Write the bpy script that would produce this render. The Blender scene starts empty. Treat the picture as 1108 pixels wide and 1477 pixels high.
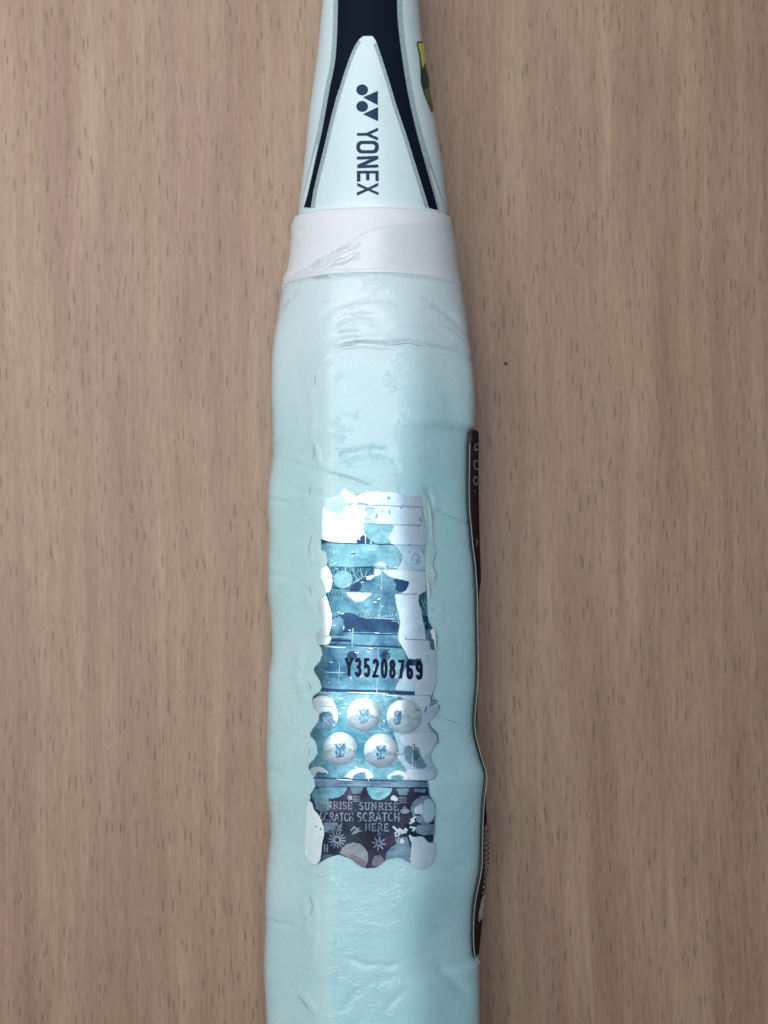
import bpy, bmesh, math, random
import numpy as np
from mathutils import Vector, Matrix, noise
from mathutils.bvhtree import BVHTree
from mathutils.geometry import delaunay_2d_cdt
random.seed(7)
MM = 0.001
scn = bpy.context.scene
COL = scn.collection

# ------------------------------------------------------------------ camera
FPX, WPX, HPX = 1880.0, 1108.0, 1477.0
TILT = math.radians(2.0)
CAM = Vector((0.0, -0.186 * math.tan(TILT) + 0.0, 0.200))
cam_data = bpy.data.cameras.new('camera')
cam = bpy.data.objects.new('camera', cam_data); COL.objects.link(cam)
cam.location = CAM
cam.rotation_euler = (TILT, 0, 0)
cam_data.sensor_fit = 'VERTICAL'
cam_data.sensor_height = 36.0
cam_data.lens = FPX / HPX * 36.0
cam_data.clip_start = 0.01
cam_data.clip_end = 20
cam_data.dof.use_dof = True
cam_data.dof.focus_distance = 0.174
cam_data.dof.aperture_fstop = 26
scn.camera = cam

# ------------------------------------------------------------------ light (an indoor desk under one broad soft light overhead)
world = bpy.data.worlds.new("World"); scn.world = world
world.use_nodes = True
bg = world.node_tree.nodes['Background']
bg.inputs[0].default_value = (0.62, 0.80, 1.0, 1)
bg.inputs[1].default_value = 0.13
ld = bpy.data.lights.new('overhead_light', 'AREA')
ld.shape = 'RECTANGLE'; ld.size = 0.72; ld.size_y = 0.74; ld.spread = math.radians(118)
ld.energy = 3.15
ld.color = (1.0, 0.975, 0.95)
lo = bpy.data.objects.new('overhead_light', ld); COL.objects.link(lo)
lo.location = (-0.30, 0.245, 0.37)   # level, facing straight down
scn.view_settings.view_transform = 'Standard'
scn.view_settings.look = 'None'
scn.view_settings.exposure = 0.0
scn.view_settings.gamma = 1.0

# ------------------------------------------------------------------ helpers: photo pixel -> ray, plane point
Rx = Matrix.Rotation(TILT, 3, 'X')
def ray(px, py):
    v = Vector(((px - WPX / 2) / FPX, -(py - HPX / 2) / FPX, -1.0))
    return (Rx @ v).normalized()
def on_plane(px, py, z):
    d = ray(px, py); t = (z - CAM.z) / d.z
    return CAM + d * t
RxT = Rx.transposed()
def project_np(P):
    Q = (P - np.array(CAM)) @ np.array(Rx)     # rows times R = R^T p
    s = -FPX / Q[:, 2]
    return Q[:, 0] * s + WPX / 2, -Q[:, 1] * s + HPX / 2

def lin(c):
    out = []
    for v in c[:3]:
        v = v / 255.0
        out.append(v / 12.92 if v <= 0.04045 else ((v + 0.055) / 1.055) ** 2.4)
    return tuple(out) + (1.0,)

# ------------------------------------------------------------------ node helpers
def new_mat(name):
    m = bpy.data.materials.new(name); m.use_nodes = True
    nt = m.node_tree
    return m, nt, nt.nodes['Principled BSDF']
def N(nt, t, **kw):
    n = nt.nodes.new(t)
    for k, v in kw.items(): setattr(n, k, v)
    return n
def mapping(nt, scale, rot=(0, 0, 0), loc=(0, 0, 0)):
    tc = N(nt, 'ShaderNodeTexCoord'); mp = N(nt, 'ShaderNodeMapping')
    mp.inputs['Scale'].default_value = scale; mp.inputs['Rotation'].default_value = rot
    mp.inputs['Location'].default_value = loc
    nt.links.new(tc.outputs['Object'], mp.inputs['Vector'])
    return mp.outputs['Vector']
def noise_tex(nt, vec, scale=1.0, detail=2.0, rough=0.5, dist=0.0):
    n = N(nt, 'ShaderNodeTexNoise')
    n.inputs['Scale'].default_value = scale; n.inputs['Detail'].default_value = detail
    n.inputs['Roughness'].default_value = rough; n.inputs['Distortion'].default_value = dist
    nt.links.new(vec, n.inputs['Vector'])
    return n.outputs['Fac']
def ramp(nt, fac, stops, interp='LINEAR'):
    r = N(nt, 'ShaderNodeValToRGB'); cr = r.color_ramp; cr.interpolation = interp
    while len(cr.elements) < len(stops): cr.elements.new(0.5)
    for e, (p, c) in zip(cr.elements, stops):
        e.position = p; e.color = c if len(c) == 4 else tuple(c) + (1,)
    nt.links.new(fac, r.inputs['Fac'])
    return r.outputs['Color']
def mix(nt, a, b, fac, mode='MIX'):
    m = N(nt, 'ShaderNodeMix', data_type='RGBA', blend_type=mode)
    for sock, val in ((m.inputs[0], fac), (m.inputs[6], a), (m.inputs[7], b)):
        if hasattr(val, 'links') or isinstance(val, bpy.types.NodeSocket): nt.links.new(val, sock)
        else: sock.default_value = val
    return m.outputs[2]
def maprange(nt, v, a, b, c=0.0, d=1.0, smooth=True):
    m = N(nt, 'ShaderNodeMapRange')
    if smooth: m.interpolation_type = 'SMOOTHSTEP'
    for i, x in ((1, a), (2, b), (3, c), (4, d)): m.inputs[i].default_value = x
    nt.links.new(v, m.inputs[0])
    return m.outputs[0]
def math_n(nt, op, a, b=0.0):
    m = N(nt, 'ShaderNodeMath', operation=op)
    for s, v in ((m.inputs[0], a), (m.inputs[1], b)):
        if isinstance(v, bpy.types.NodeSocket): nt.links.new(v, s)
        else: s.default_value = v
    return m.outputs[0]
def bump(nt, h, dist, strength=1.0, prev=None):
    b = N(nt, 'ShaderNodeBump'); b.inputs['Distance'].default_value = dist
    b.inputs['Strength'].default_value = strength
    nt.links.new(h, b.inputs['Height'])
    if prev is not None: nt.links.new(prev, b.inputs['Normal'])
    return b.outputs['Normal']

# ------------------------------------------------------------------ materials
def wood_material():
    m, nt, P = new_mat('beech_laminate')
    U = 10000.0  # 0.1 mm units, about one photo pixel
    v = mapping(nt, (U, U, U), rot=(0, 0, math.radians(-1.2)))
    # gentle waviness of the grain
    wv = N(nt, 'ShaderNodeTexNoise'); wv.inputs['Scale'].default_value = 0.0022; wv.inputs['Detail'].default_value = 2
    nt.links.new(v, wv.inputs['Vector'])
    vm = N(nt, 'ShaderNodeVectorMath', operation='MULTIPLY_ADD')
    nt.links.new(wv.outputs['Color'], vm.inputs[0]); vm.inputs[1].default_value = (26, 0, 0)
    nt.links.new(v, vm.inputs[2])
    v = vm.outputs[0]
    def sc(s, loc=(0, 0, 0)):
        mp = N(nt, 'ShaderNodeMapping'); mp.inputs['Scale'].default_value = s; mp.inputs['Location'].default_value = loc
        nt.links.new(v, mp.inputs['Vector']); return mp.outputs['Vector']
    wide = noise_tex(nt, sc((1/70., 1/1100., 0)), 1, 3, 0.55)
    mid = noise_tex(nt, sc((1/16., 1/420., 0), (3, 5, 0)), 1, 3, 0.6)
    fine = noise_tex(nt, sc((1/3.2, 1/90., 0), (9, 2, 0)), 1, 3, 0.65)
    base = ramp(nt, wide, [(0.30, lin((132, 105, 86))), (0.45, lin((142, 116, 96))), (0.56, lin((147, 123, 102))), (0.70, lin((157, 134, 112)))])
    hue = noise_tex(nt, sc((1/110., 1/800., 0), (41, 7, 0)), 1, 2, 0.5)
    base = mix(nt, base, lin((138, 109, 101)), maprange(nt, hue, 0.44, 0.68, 0, 0.42))
    base = mix(nt, base, ramp(nt, mid, [(0.3, (0.82, 0.81, 0.80)), (0.7, (1.13, 1.14, 1.14))]), 0.8, 'MULTIPLY')
    base = mix(nt, base, ramp(nt, fine, [(0.3, (0.82, 0.80, 0.79)), (0.7, (1.14, 1.15, 1.15))]), 0.8, 'MULTIPLY')
    # short pores
    def pores(sx, sy, r0, r1, keep, loc):
        vo = N(nt, 'ShaderNodeTexVoronoi'); vo.feature = 'F1'; vo.voronoi_dimensions = '2D'
        vo.inputs['Scale'].default_value = 1; vo.inputs['Randomness'].default_value = 1
        nt.links.new(sc((1/sx, 1/sy, 0), loc), vo.inputs['Vector'])
        d = maprange(nt, vo.outputs['Distance'], r0, r1, 1, 0)
        sp = N(nt, 'ShaderNodeSeparateColor'); nt.links.new(vo.outputs['Color'], sp.inputs[0])
        k = maprange(nt, sp.outputs[0], keep, keep + 0.35, 0, 1)
        return math_n(nt, 'MULTIPLY', d, k)
    p1 = pores(11.0, 110.0, 0.02, 0.15, 0.15, (0, 0, 0))
    p2 = pores(7.0, 70.0, 0.02, 0.18, 0.1, (17, 31, 0))
    p3 = pores(16.0, 120.0, 0.01, 0.10, 0.20, (57, 11, 0))
    cl = maprange(nt, noise_tex(nt, sc((1/60., 1/260., 0), (5, 77, 0)), 1, 2, 0.6), 0.3, 0.65, 0.5, 1)
    pp = math_n(nt, 'MULTIPLY', math_n(nt, 'MAXIMUM', math_n(nt, 'MAXIMUM', p1, math_n(nt, 'MULTIPLY', p2, 0.5)), p3), cl)
    pcol = mix(nt, base, lin((70, 48, 40)), math_n(nt, 'MULTIPLY', pp, 0.82))
    fib = noise_tex(nt, sc((1/1.5, 1/34., 0), (2, 8, 0)), 1, 3, 0.7)
    pcol = mix(nt, pcol, ramp(nt, fib, [(0.32, (0.76, 0.74, 0.72)), (0.5, (1, 1, 1)), (0.7, (1.16, 1.16, 1.16))]), 0.7, 'MULTIPLY')
    fl = noise_tex(nt, sc((1/4.5, 1/55., 0), (21, 3, 0)), 1, 4, 0.7)
    pcol = mix(nt, pcol, lin((104, 78, 64)), maprange(nt, fl, 0.58, 0.78, 0, 0.42))
    mot = noise_tex(nt, sc((1/2.5, 1/2.5, 0)), 1, 2, 0.7)
    pcol = mix(nt, pcol, ramp(nt, mot, [(0.3, (0.90, 0.90, 0.91)), (0.7, (1.08, 1.08, 1.07))]), 0.9, 'MULTIPLY')
    nt.links.new(pcol, P.inputs['Base Color'])
    P.inputs['Roughness'].default_value = 0.50
    P.inputs['Specular IOR Level'].default_value = 0.55
    bn = bump(nt, noise_tex(nt, sc((1/5., 1/7., 0)), 1, 3, 0.6), 0.00002, 0.5)
    bn = bump(nt, math_n(nt, 'MULTIPLY', pp, -1.0), 0.00003, 0.6, bn)
    nt.links.new(bn, P.inputs['Normal'])
    return m

def cloth_like(name, c1, c2, rough, coat, seam_x=None, c_left=None, bump_d=0.00005, grime=None):
    m, nt, P = new_mat(name)
    v = mapping(nt, (1000, 1000, 1000))
    a = noise_tex(nt, v, 0.16, 4, 0.6)
    col = ramp(nt, a, [(0.3, c1), (0.7, c2)])
    if seam_x is not None:
        tc = N(nt, 'ShaderNodeTexCoord'); sx = N(nt, 'ShaderNodeSeparateXYZ'); nt.links.new(tc.outputs['Object'], sx.inputs[0])
        wob = math_n(nt, 'MULTIPLY', math_n(nt, 'SUBTRACT', noise_tex(nt, v, 0.4, 2), 0.5), 0.0006)
        xx = math_n(nt, 'ADD', sx.outputs[0], wob)
        f = maprange(nt, xx, seam_x - 0.00035, seam_x + 0.00025, 1, 0)
        col = mix(nt, col, c_left, f)
        g = maprange(nt, noise_tex(nt, v, 0.09, 3, 0.5), 0.45, 0.7, 0, 0.35)
        col = mix(nt, col, lin((200, 224, 230)), math_n(nt, 'MULTIPLY', g, f))
        yy = math_n(nt, 'ADD', sx.outputs[1], math_n(nt, 'MULTIPLY', math_n(nt, 'SUBTRACT', noise_tex(nt, v, 0.12, 3), 0.5), 0.012))
        col = mix(nt, col, lin((200, 219, 227)), maprange(nt, yy, Y_PALE0, Y_PALE1, 0, 0.85))  # whiter towards the upper end of the grip
    if grime:
        g = maprange(nt, noise_tex(nt, mapping(nt, (700, 1900, 900), loc=(4, 9, 2)), 0.35, 5, 0.7), 0.52, 0.75, 0, grime)
        col = mix(nt, col, lin((128, 160, 166)), g)
        sp = maprange(nt, noise_tex(nt, mapping(nt, (1000, 1000, 1000), loc=(14, 3, 2)), 1.9, 2, 0.5), 0.74, 0.80, 0, 0.4)
        col = mix(nt, col, lin((120, 150, 158)), sp)
    mot = noise_tex(nt, v, 3.0, 3, 0.7)
    col = mix(nt, col, ramp(nt, mot, [(0.3, (0.965, 0.97, 0.97)), (0.7, (1.025, 1.025, 1.025))]), 1.0, 'MULTIPLY')
    nt.links.new(col, P.inputs['Base Color'])
    P.inputs['Roughness'].default_value = rough
    P.inputs['Coat Weight'].default_value = coat
    P.inputs['Coat Roughness'].default_value = 0.22
    P.inputs['Sheen Weight'].default_value = 0.0
    P.inputs['Subsurface Weight'].default_value = 0.0
    bn = bump(nt, noise_tex(nt, v, 4.5, 3, 0.6), bump_d * 0.5, 0.5)
    bn = bump(nt, noise_tex(nt, mapping(nt, (600, 1500, 1000)), 0.7, 4, 0.6), bump_d * 1.2, 0.6, bn)
    if seam_x is not None:   # crinkles of the clear wrap: thin ridges where two noises cross
        w1 = noise_tex(nt, mapping(nt, (300, 900, 500), rot=(0, 0, 0.3)), 0.45, 4, 0.6, 1.2)
        rd = math_n(nt, 'ABSOLUTE', math_n(nt, 'SUBTRACT', w1, 0.5))
        rd = maprange(nt, rd, 0.0, 0.10, 1, 0)
        msk = maprange(nt, noise_tex(nt, mapping(nt, (220, 220, 220), loc=(3, 3, 9)), 1.0, 3, 0.6), 0.5, 0.68, 0, 1)
        cn = bump(nt, math_n(nt, 'MULTIPLY', rd, msk), 0.00016, 1.0, bn)
        nt.links.new(cn, P.inputs['Coat Normal'])
        bn = bump(nt, math_n(nt, 'MULTIPLY', rd, msk), 0.00003, 0.6, bn)
    nt.links.new(bn, P.inputs['Normal'])
    return m

def foil(name, c1, c2, metal=0.5, rough=0.35, scale=0.25, wav=0.00006, streak=True, var=0.22):  # tints partly stand for reflections in the foil, put into the colour
    m, nt, P = new_mat(name)
    v = mapping(nt, (1000, 1000, 1000))
    a = noise_tex(nt, v, scale, 4, 0.6, 0.4)
    col = ramp(nt, a, [(0.36, lin(c1)), (0.64, lin(c2))])
    b2 = noise_tex(nt, mapping(nt, (900, 1300, 1000), loc=(7, 2, 0)), 0.75, 4, 0.65, 0.8)
    col = mix(nt, col, ramp(nt, b2, [(0.3, (1 - var, 1 - var * .95, 1 - var * .8)), (0.7, (1 + var, 1 + var, 1 + var * .8))]), 1.0, 'MULTIPLY')
    if streak:
        s = noise_tex(nt, mapping(nt, (260, 2600, 500), loc=(3, 1, 0)), 1.0, 3, 0.6)
        col = mix(nt, col, ramp(nt, s, [(0.3, (0.80, 0.82, 0.85)), (0.7, (1.15, 1.15, 1.12))]), 0.6, 'MULTIPLY')
    f = noise_tex(nt, v, 4.5, 3, 0.75)
    col = mix(nt, col, ramp(nt, f, [(0.3, (0.86, 0.88, 0.90)), (0.7, (1.1, 1.1, 1.08))]), 0.7, 'MULTIPLY')
    nt.links.new(col, P.inputs['Base Color'])
    P.inputs['Metallic'].default_value = metal
    P.inputs['Roughness'].default_value = rough
    P.inputs['Specular IOR Level'].default_value = 0.2
    bn = bump(nt, noise_tex(nt, v, 0.5, 3, 0.55), wav, 1.0)
    nt.links.new(bn, P.inputs['Normal'])
    at = N(nt, 'ShaderNodeAttribute'); at.attribute_name = 'feather'
    rag = math_n(nt, 'MULTIPLY', math_n(nt, 'SUBTRACT', noise_tex(nt, v, 3.2, 3, 0.7), 0.5), 0.9)
    al = maprange(nt, math_n(nt, 'ADD', at.outputs['Fac'], rag), 0.0, 0.62, 0, 1)
    al = math_n(nt, 'MAXIMUM', al, maprange(nt, at.outputs['Fac'], 0.9, 1.0, 0, 1))
    nt.links.new(al, P.inputs['Alpha'])
    return m

def ink(name, c, rough=0.45, var=0.12, spec=0.15):
    m, nt, P = new_mat(name)
    f = noise_tex(nt, mapping(nt, (1000, 1000, 1000)), 2.5, 3, 0.7)
    col = mix(nt, lin(c), ramp(nt, f, [(0.3, (1 - var,) * 3), (0.7, (1 + var,) * 3)]), 1.0, 'MULTIPLY')
    nt.links.new(col, P.inputs['Base Color'])
    P.inputs['Roughness'].default_value = rough
    P.inputs['Specular IOR Level'].default_value = spec
    return m

def film_material(name, haze, gloss=0.06):
    m = bpy.data.materials.new(name); m.use_nodes = True
    nt = m.node_tree; nt.nodes.clear()
    out = N(nt, 'ShaderNodeOutputMaterial')
    tr = N(nt, 'ShaderNodeBsdfTransparent'); gl = N(nt, 'ShaderNodeBsdfGlossy'); df = N(nt, 'ShaderNodeBsdfDiffuse')
    tr.inputs[0].default_value = (0.97, 0.985, 0.99, 1)
    gl.inputs['Roughness'].default_value = 0.34
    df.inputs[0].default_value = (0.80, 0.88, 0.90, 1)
    v = mapping(nt, (1000, 1000, 1000))
    bn = bump(nt, noise_tex(nt, v, 0.8, 3, 0.6), 0.00008, 0.8)
    nt.links.new(bn, gl.inputs['Normal'])
    m1 = N(nt, 'ShaderNodeMixShader'); m2 = N(nt, 'ShaderNodeMixShader')
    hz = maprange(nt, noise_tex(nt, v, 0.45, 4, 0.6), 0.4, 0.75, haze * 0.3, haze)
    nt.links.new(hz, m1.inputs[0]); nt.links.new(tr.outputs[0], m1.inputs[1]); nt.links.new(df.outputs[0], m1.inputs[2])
    m2.inputs[0].default_value = gloss; nt.links.new(m1.outputs[0], m2.inputs[1]); nt.links.new(gl.outputs[0], m2.inputs[2])
    nt.links.new(m2.outputs[0], out.inputs[0])
    return m

Y_PALE0, Y_PALE1 = on_plane(554, 690, 0.0268).y, on_plane(554, 415, 0.0255).y
SEAM_X = on_plane(481, 800, 0.0268).x
M = {}
M['wood'] = wood_material()
M['cone'] = cloth_like('white_paint', lin((194, 217, 226)), lin((199, 221, 229)), 0.45, 0.15, bump_d=0.000004)
M['collar'] = cloth_like('white_tape', lin((208, 217, 222)), lin((214, 222, 227)), 0.6, 0.1, bump_d=0.00003)
M['grip'] = cloth_like('padded_grip', lin((156, 205, 217)), lin((166, 212, 224)), 0.55, 0.9, SEAM_X, lin((174, 211, 216)), 0.00006, 0.16)
M['black'] = ink('black_paint', (14, 24, 38), 0.6, 0.1, 0.04)
M['silver'] = ink('silver_paint', (146, 168, 174), 0.35, 0.2)
M['navy_ink'] = ink('navy_ink', (14, 52, 82), 0.4)
M['serial_ink'] = ink('serial_ink', (14, 14, 56), 0.5, 0.3)
M['glare_foil'] = foil('glare_foil', (226, 244, 246), (238, 252, 254), 0.6, 0.30, streak=False, wav=0.00002, var=0.02)  # bright reflections in the foil, painted as white
M['soft_glare_foil'] = foil('soft_glare', (214, 238, 244), (232, 248, 252), 0.25, 0.34, streak=False, wav=0.00002, var=0.03)  # softer foil reflections, painted as a pale colour
M['pale_foil'] = foil('pale_foil', (186, 215, 238), (204, 228, 246), 0.5, 0.42, streak=False, wav=0.00003, var=0.04)
M['pale2_foil'] = foil('pale_grey_foil', (150, 190, 214), (182, 212, 234), 0.4, 0.42, streak=False, wav=0.00004, var=0.07)
M['teal_foil'] = foil('teal_foil', (82, 136, 156), (120, 168, 184), 0.6, 0.36)
M['mid_foil'] = foil('blue_foil', (36, 80, 110), (98, 146, 166), 0.62, 0.32)
M['navy_foil'] = foil('navy_foil', (10, 36, 74), (34, 80, 122), 0.3, 0.34)
M['dark_foil'] = foil('dark_foil', (10, 24, 50), (40, 60, 88), 0.2, 0.4)
M['char_foil'] = foil('charcoal_foil', (12, 28, 46), (36, 58, 78), 0.15, 0.4)
M['purple_foil'] = foil('purple_foil', (42, 42, 78), (84, 80, 114), 0.15, 0.4)
M['maroon_foil'] = foil('maroon_foil', (34, 34, 60), (62, 62, 90), 0.15, 0.4)
M['cyan_foil'] = foil('cyan_foil', (46, 110, 136), (112, 164, 180), 0.6, 0.34)
M['slate_foil'] = foil('slate_foil', (76, 108, 138), (118, 150, 174), 0.2, 0.4)
M['grey_foil'] = foil('grey_foil', (124, 142, 154), (150, 158, 166), 0.1, 0.45)
M['pinkgrey_foil'] = foil('pink_grey_foil', (104, 104, 126), (134, 128, 142), 0.1, 0.45)
M['line_foil'] = foil('light_print', (136, 188, 208), (182, 218, 230), 0.2, 0.45, streak=False)
M['lineg_foil'] = foil('grey_print', (92, 108, 130), (160, 174, 190), 0.4, 0.45, streak=False)
M['linew_foil'] = foil('white_print', (172, 192, 212), (204, 220, 234), 0.2, 0.45, streak=False)
M['linet_foil'] = foil('teal_print', (80, 158, 180), (116, 188, 200), 0.2, 0.45, streak=False)
M['dome_foil'] = foil('dome_foil', (176, 200, 216), (206, 224, 236), 0.6, 0.4, streak=False, wav=0.00004)
M['domeshade_foil'] = foil('dome_print', (84, 126, 154), (122, 160, 182), 0.4, 0.4, streak=False)
M['lowshade_foil'] = foil('dome_low_shade', (150, 178, 198), (174, 198, 212), 0.4, 0.4, streak=False)
M['film'] = film_material('clear_film', 0.07)
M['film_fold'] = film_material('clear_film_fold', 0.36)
M['film_glare'] = film_material('clear_film_glare', 0.6, 0.35)  # milky haze paints the glare on the film's wrinkles
M['cream_edge'] = ink('paper_edge', (158, 184, 176), 0.6)
M['label_dark'] = ink('label_print', (66, 54, 58), 0.9, 0.3, 0.0)
M['label_white'] = ink('label_white_print', (206, 204, 214), 0.5)
M['yellow_label'] = ink('yellow_print', (206, 202, 96), 0.4)
M['green_label'] = ink('green_print', (88, 104, 66), 0.4)
M['orange_label'] = ink('orange_print', (176, 106, 70), 0.4)
M['darkgreen_label'] = ink('dark_green_print', (34, 58, 50), 0.4)
M['shaft'] = ink('shaft_black', (16, 24, 40), 0.25)
M['crumb'] = ink('crumb', (44, 34, 30), 0.8)
M['crease'] = ink('grey_line', (122, 152, 160), 0.6, 0.25)

# ------------------------------------------------------------------ mesh helpers
def link_mesh(name, verts, faces, mat, parent=None, smooth=True):
    me = bpy.data.meshes.new(name)
    me.from_pydata(verts, [], faces)
    if smooth: me.polygons.foreach_set('use_smooth', [True] * len(me.polygons))
    me.materials.append(M[mat]); me.update()
    o = bpy.data.objects.new(name, me); COL.objects.link(o)
    if parent is not None: o.parent = parent
    return o
def chaikin(pts, n=2, closed=True):
    pts = [tuple(p) for p in pts]
    for _ in range(n):
        out = []
        rng = range(len(pts)) if closed else range(len(pts) - 1)
        if not closed: out.append(pts[0])
        for i in rng:
            a, b = pts[i], pts[(i + 1) % len(pts)]
            out.append((a[0] * .75 + b[0] * .25, a[1] * .75 + b[1] * .25))
            out.append((a[0] * .25 + b[0] * .75, a[1] * .25 + b[1] * .75))
        if not closed: out.append(pts[-1])
        pts = out
    return pts
def inside(poly, x, y):
    c = False; n = len(poly); j = n - 1
    for i in range(n):
        xi, yi = poly[i]; xj, yj = poly[j]
        if (yi > y) != (yj > y) and x < (xj - xi) * (y - yi) / (yj - yi) + xi: c = not c
        j = i
    return c
def circle(cx, cy, r, n=40, ry=None):
    ry = ry or r
    return [(cx + r * math.cos(2 * math.pi * i / n), cy + ry * math.sin(2 * math.pi * i / n)) for i in range(n)]
def rough_edge(poly, amp, step=2.0, seed=0):
    out = []
    n = len(poly)
    for i in range(n):
        a, b = poly[i], poly[(i + 1) % n]
        L = math.hypot(b[0] - a[0], b[1] - a[1]); k = max(1, int(L / step))
        for q in range(k):
            t = q / k; x = a[0] + (b[0] - a[0]) * t; y = a[1] + (b[1] - a[1]) * t
            out.append((x + amp * noise.noise((x * .35, y * .35, seed)), y + amp * noise.noise((x * .35, y * .35, seed + 9.3))))
    return out

class Surface:
    def __init__(self, obj):
        me = obj.data
        n = len(me.vertices); co = np.empty(n * 3); me.vertices.foreach_get('co', co)
        self.bvh = BVHTree.FromPolygons([tuple(c) for c in co.reshape(-1, 3)], [tuple(p.vertices) for p in me.polygons])
    def hit(self, px, py, off):
        d = ray(px, py)
        loc, nor, idx, dist = self.bvh.ray_cast(CAM, d)
        if loc is None:
            loc, nor, idx, dist = self.bvh.find_nearest(on_plane(px, py, 0.016))
            if nor.z < 0: nor = Vector((nor.x, nor.y, abs(nor.z)))
        if nor.dot(d) > 0: nor = -nor
        return loc + nor * off

LAYER = 0.000022
def tri_fill(poly, step, holes=()):
    xs = [p[0] for p in poly]; ys = [p[1] for p in poly]
    # densify boundary
    def dens(pl):
        out = []
        for i in range(len(pl)):
            a, b = pl[i], pl[(i + 1) % len(pl)]
            L = math.hypot(b[0] - a[0], b[1] - a[1]); k = max(1, int(math.ceil(L / step)))
            for q in range(k): out.append((a[0] + (b[0] - a[0]) * q / k, a[1] + (b[1] - a[1]) * q / k))
        return out
    loops = [dens(poly)] + [dens(h) for h in holes]
    vs, es = [], []
    for lp in loops:
        s = len(vs); vs += [Vector(p) for p in lp]
        es += [(s + i, s + (i + 1) % len(lp)) for i in range(len(lp))]
    y = min(ys) + step * .5; r = 0
    while y < max(ys):
        x = min(xs) + step * (.5 if r % 2 else .0) + 0.01
        while x < max(xs):
            if inside(poly, x, y) and not any(inside(h, x, y) for h in holes): vs.append(Vector((x, y)))
            x += step
        y += step * .87; r += 1
    V, E, F, *_ = delaunay_2d_cdt(vs, es, [], 0, 1e-4)
    keep = []
    for f in F:
        cx = sum(V[i].x for i in f) / len(f); cy = sum(V[i].y for i in f) / len(f)
        if inside(poly, cx, cy) and not any(inside(h, cx, cy) for h in holes): keep.append(tuple(f))
    return [(v.x, v.y) for v in V], keep
def set_feather(o, vals):
    at = o.data.attributes.new('feather', 'FLOAT', 'POINT'); at.data.foreach_set('value', [float(v) for v in vals])
def edge_dist(pts, loops):
    P = np.array(pts); best = np.full(len(P), 1e9)
    for lp in loops:
        A_ = np.array(lp); B_ = np.roll(A_, -1, 0)
        for a, b in zip(A_, B_):
            d = b - a; t = np.clip(((P - a) @ d) / (d @ d + 1e-9), 0, 1)
            best = np.minimum(best, np.hypot(*(P - a - t[:, None] * d).T))
    return best
def patch(name, poly, mat, layer, parent, surf, step=3.0, smooth=0, holes=(), base=0.0, bulge=None, soft=0.0):
    if smooth: poly = chaikin(poly, smooth)
    if soft and not holes:
        area = sum(a[0] * b[1] - b[0] * a[1] for a, b in zip(poly, poly[1:] + poly[:1]))
        sg = 1 if area > 0 else -1; q = []
        for i in range(len(poly)):
            a, b, c = Vector(poly[i - 1]), Vector(poly[i]), Vector(poly[(i + 1) % len(poly)])
            t = (b - a).normalized() + (c - b).normalized()
            if t.length < 1e-3: q.append(tuple(b)); continue
            t.normalize(); q.append((b.x + t.y * sg * soft * .45, b.y - t.x * sg * soft * .45))
        poly = q
    V, F = tri_fill(poly, step, holes)
    P = []
    for (x, y) in V:
        off = base + layer * LAYER
        if bulge: off += bulge(x, y)
        P.append(surf.hit(x, y, off))
    F2 = []
    for f in F:
        n = (P[f[1]] - P[f[0]]).cross(P[f[2]] - P[f[0]])
        F2.append(f if n.z > 0 else tuple(reversed(f)))
    o = link_mesh(name, P, F2, mat, parent)
    set_feather(o, np.clip(edge_dist(V, [poly] + list(holes)) / soft, 0, 1) if soft else [1.0] * len(V))
    return o
def strokes(name, lines, width, mat, layer, parent, surf, base=0.0, step=3.0, taper=False, cap=True):
    V, F = [], []
    for ln in lines:
        if isinstance(ln, tuple) and isinstance(ln[0], list): ln, w = ln
        else: w = width
        pts = [Vector(p) for p in ln]
        out = [pts[0]]
        for a, b in zip(pts, pts[1:]):
            k = max(1, int(math.ceil((b - a).length / step)))
            for q in range(1, k + 1): out.append(a.lerp(b, q / k))
        pts = out; n = len(pts)
        if n < 2: continue
        s = len(V)
        for i, p in enumerate(pts):
            t = (pts[min(n - 1, i + 1)] - pts[max(0, i - 1)])
            if t.length < 1e-6: t = Vector((1, 0))
            t.normalize(); nn = Vector((-t.y, t.x))
            if 0 < i < n - 1:
                t1 = (pts[i] - pts[i-1]).normalized(); c = max(0.6, abs(t1.dot(t)))
            else: c = 1
            ww = w / 2 / c
            if taper: ww *= max(0.15, math.sin(math.pi * (i + .5) / n) ** .6)
            e = Vector((0, 0))
            if cap and not taper and i == 0: e = -t * w * .25
            if cap and not taper and i == n - 1: e = t * w * .25
            for q in (p + nn * ww + e, p - nn * ww + e):
                V.append(surf.hit(q.x, q.y, base + layer * LAYER))
        for i in range(n - 1):
            a = s + 2 * i; F.append((a, a + 1, a + 3, a + 2))
    if not F: return None
    F2 = []
    for f in F:
        nrm = (V[f[1]] - V[f[0]]).cross(V[f[2]] - V[f[0]])
        F2.append(f if nrm.z > 0 else tuple(reversed(f)))
    o = link_mesh(name, V, F2, mat, parent); set_feather(o, [1.0] * len(V))
    return o

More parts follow.
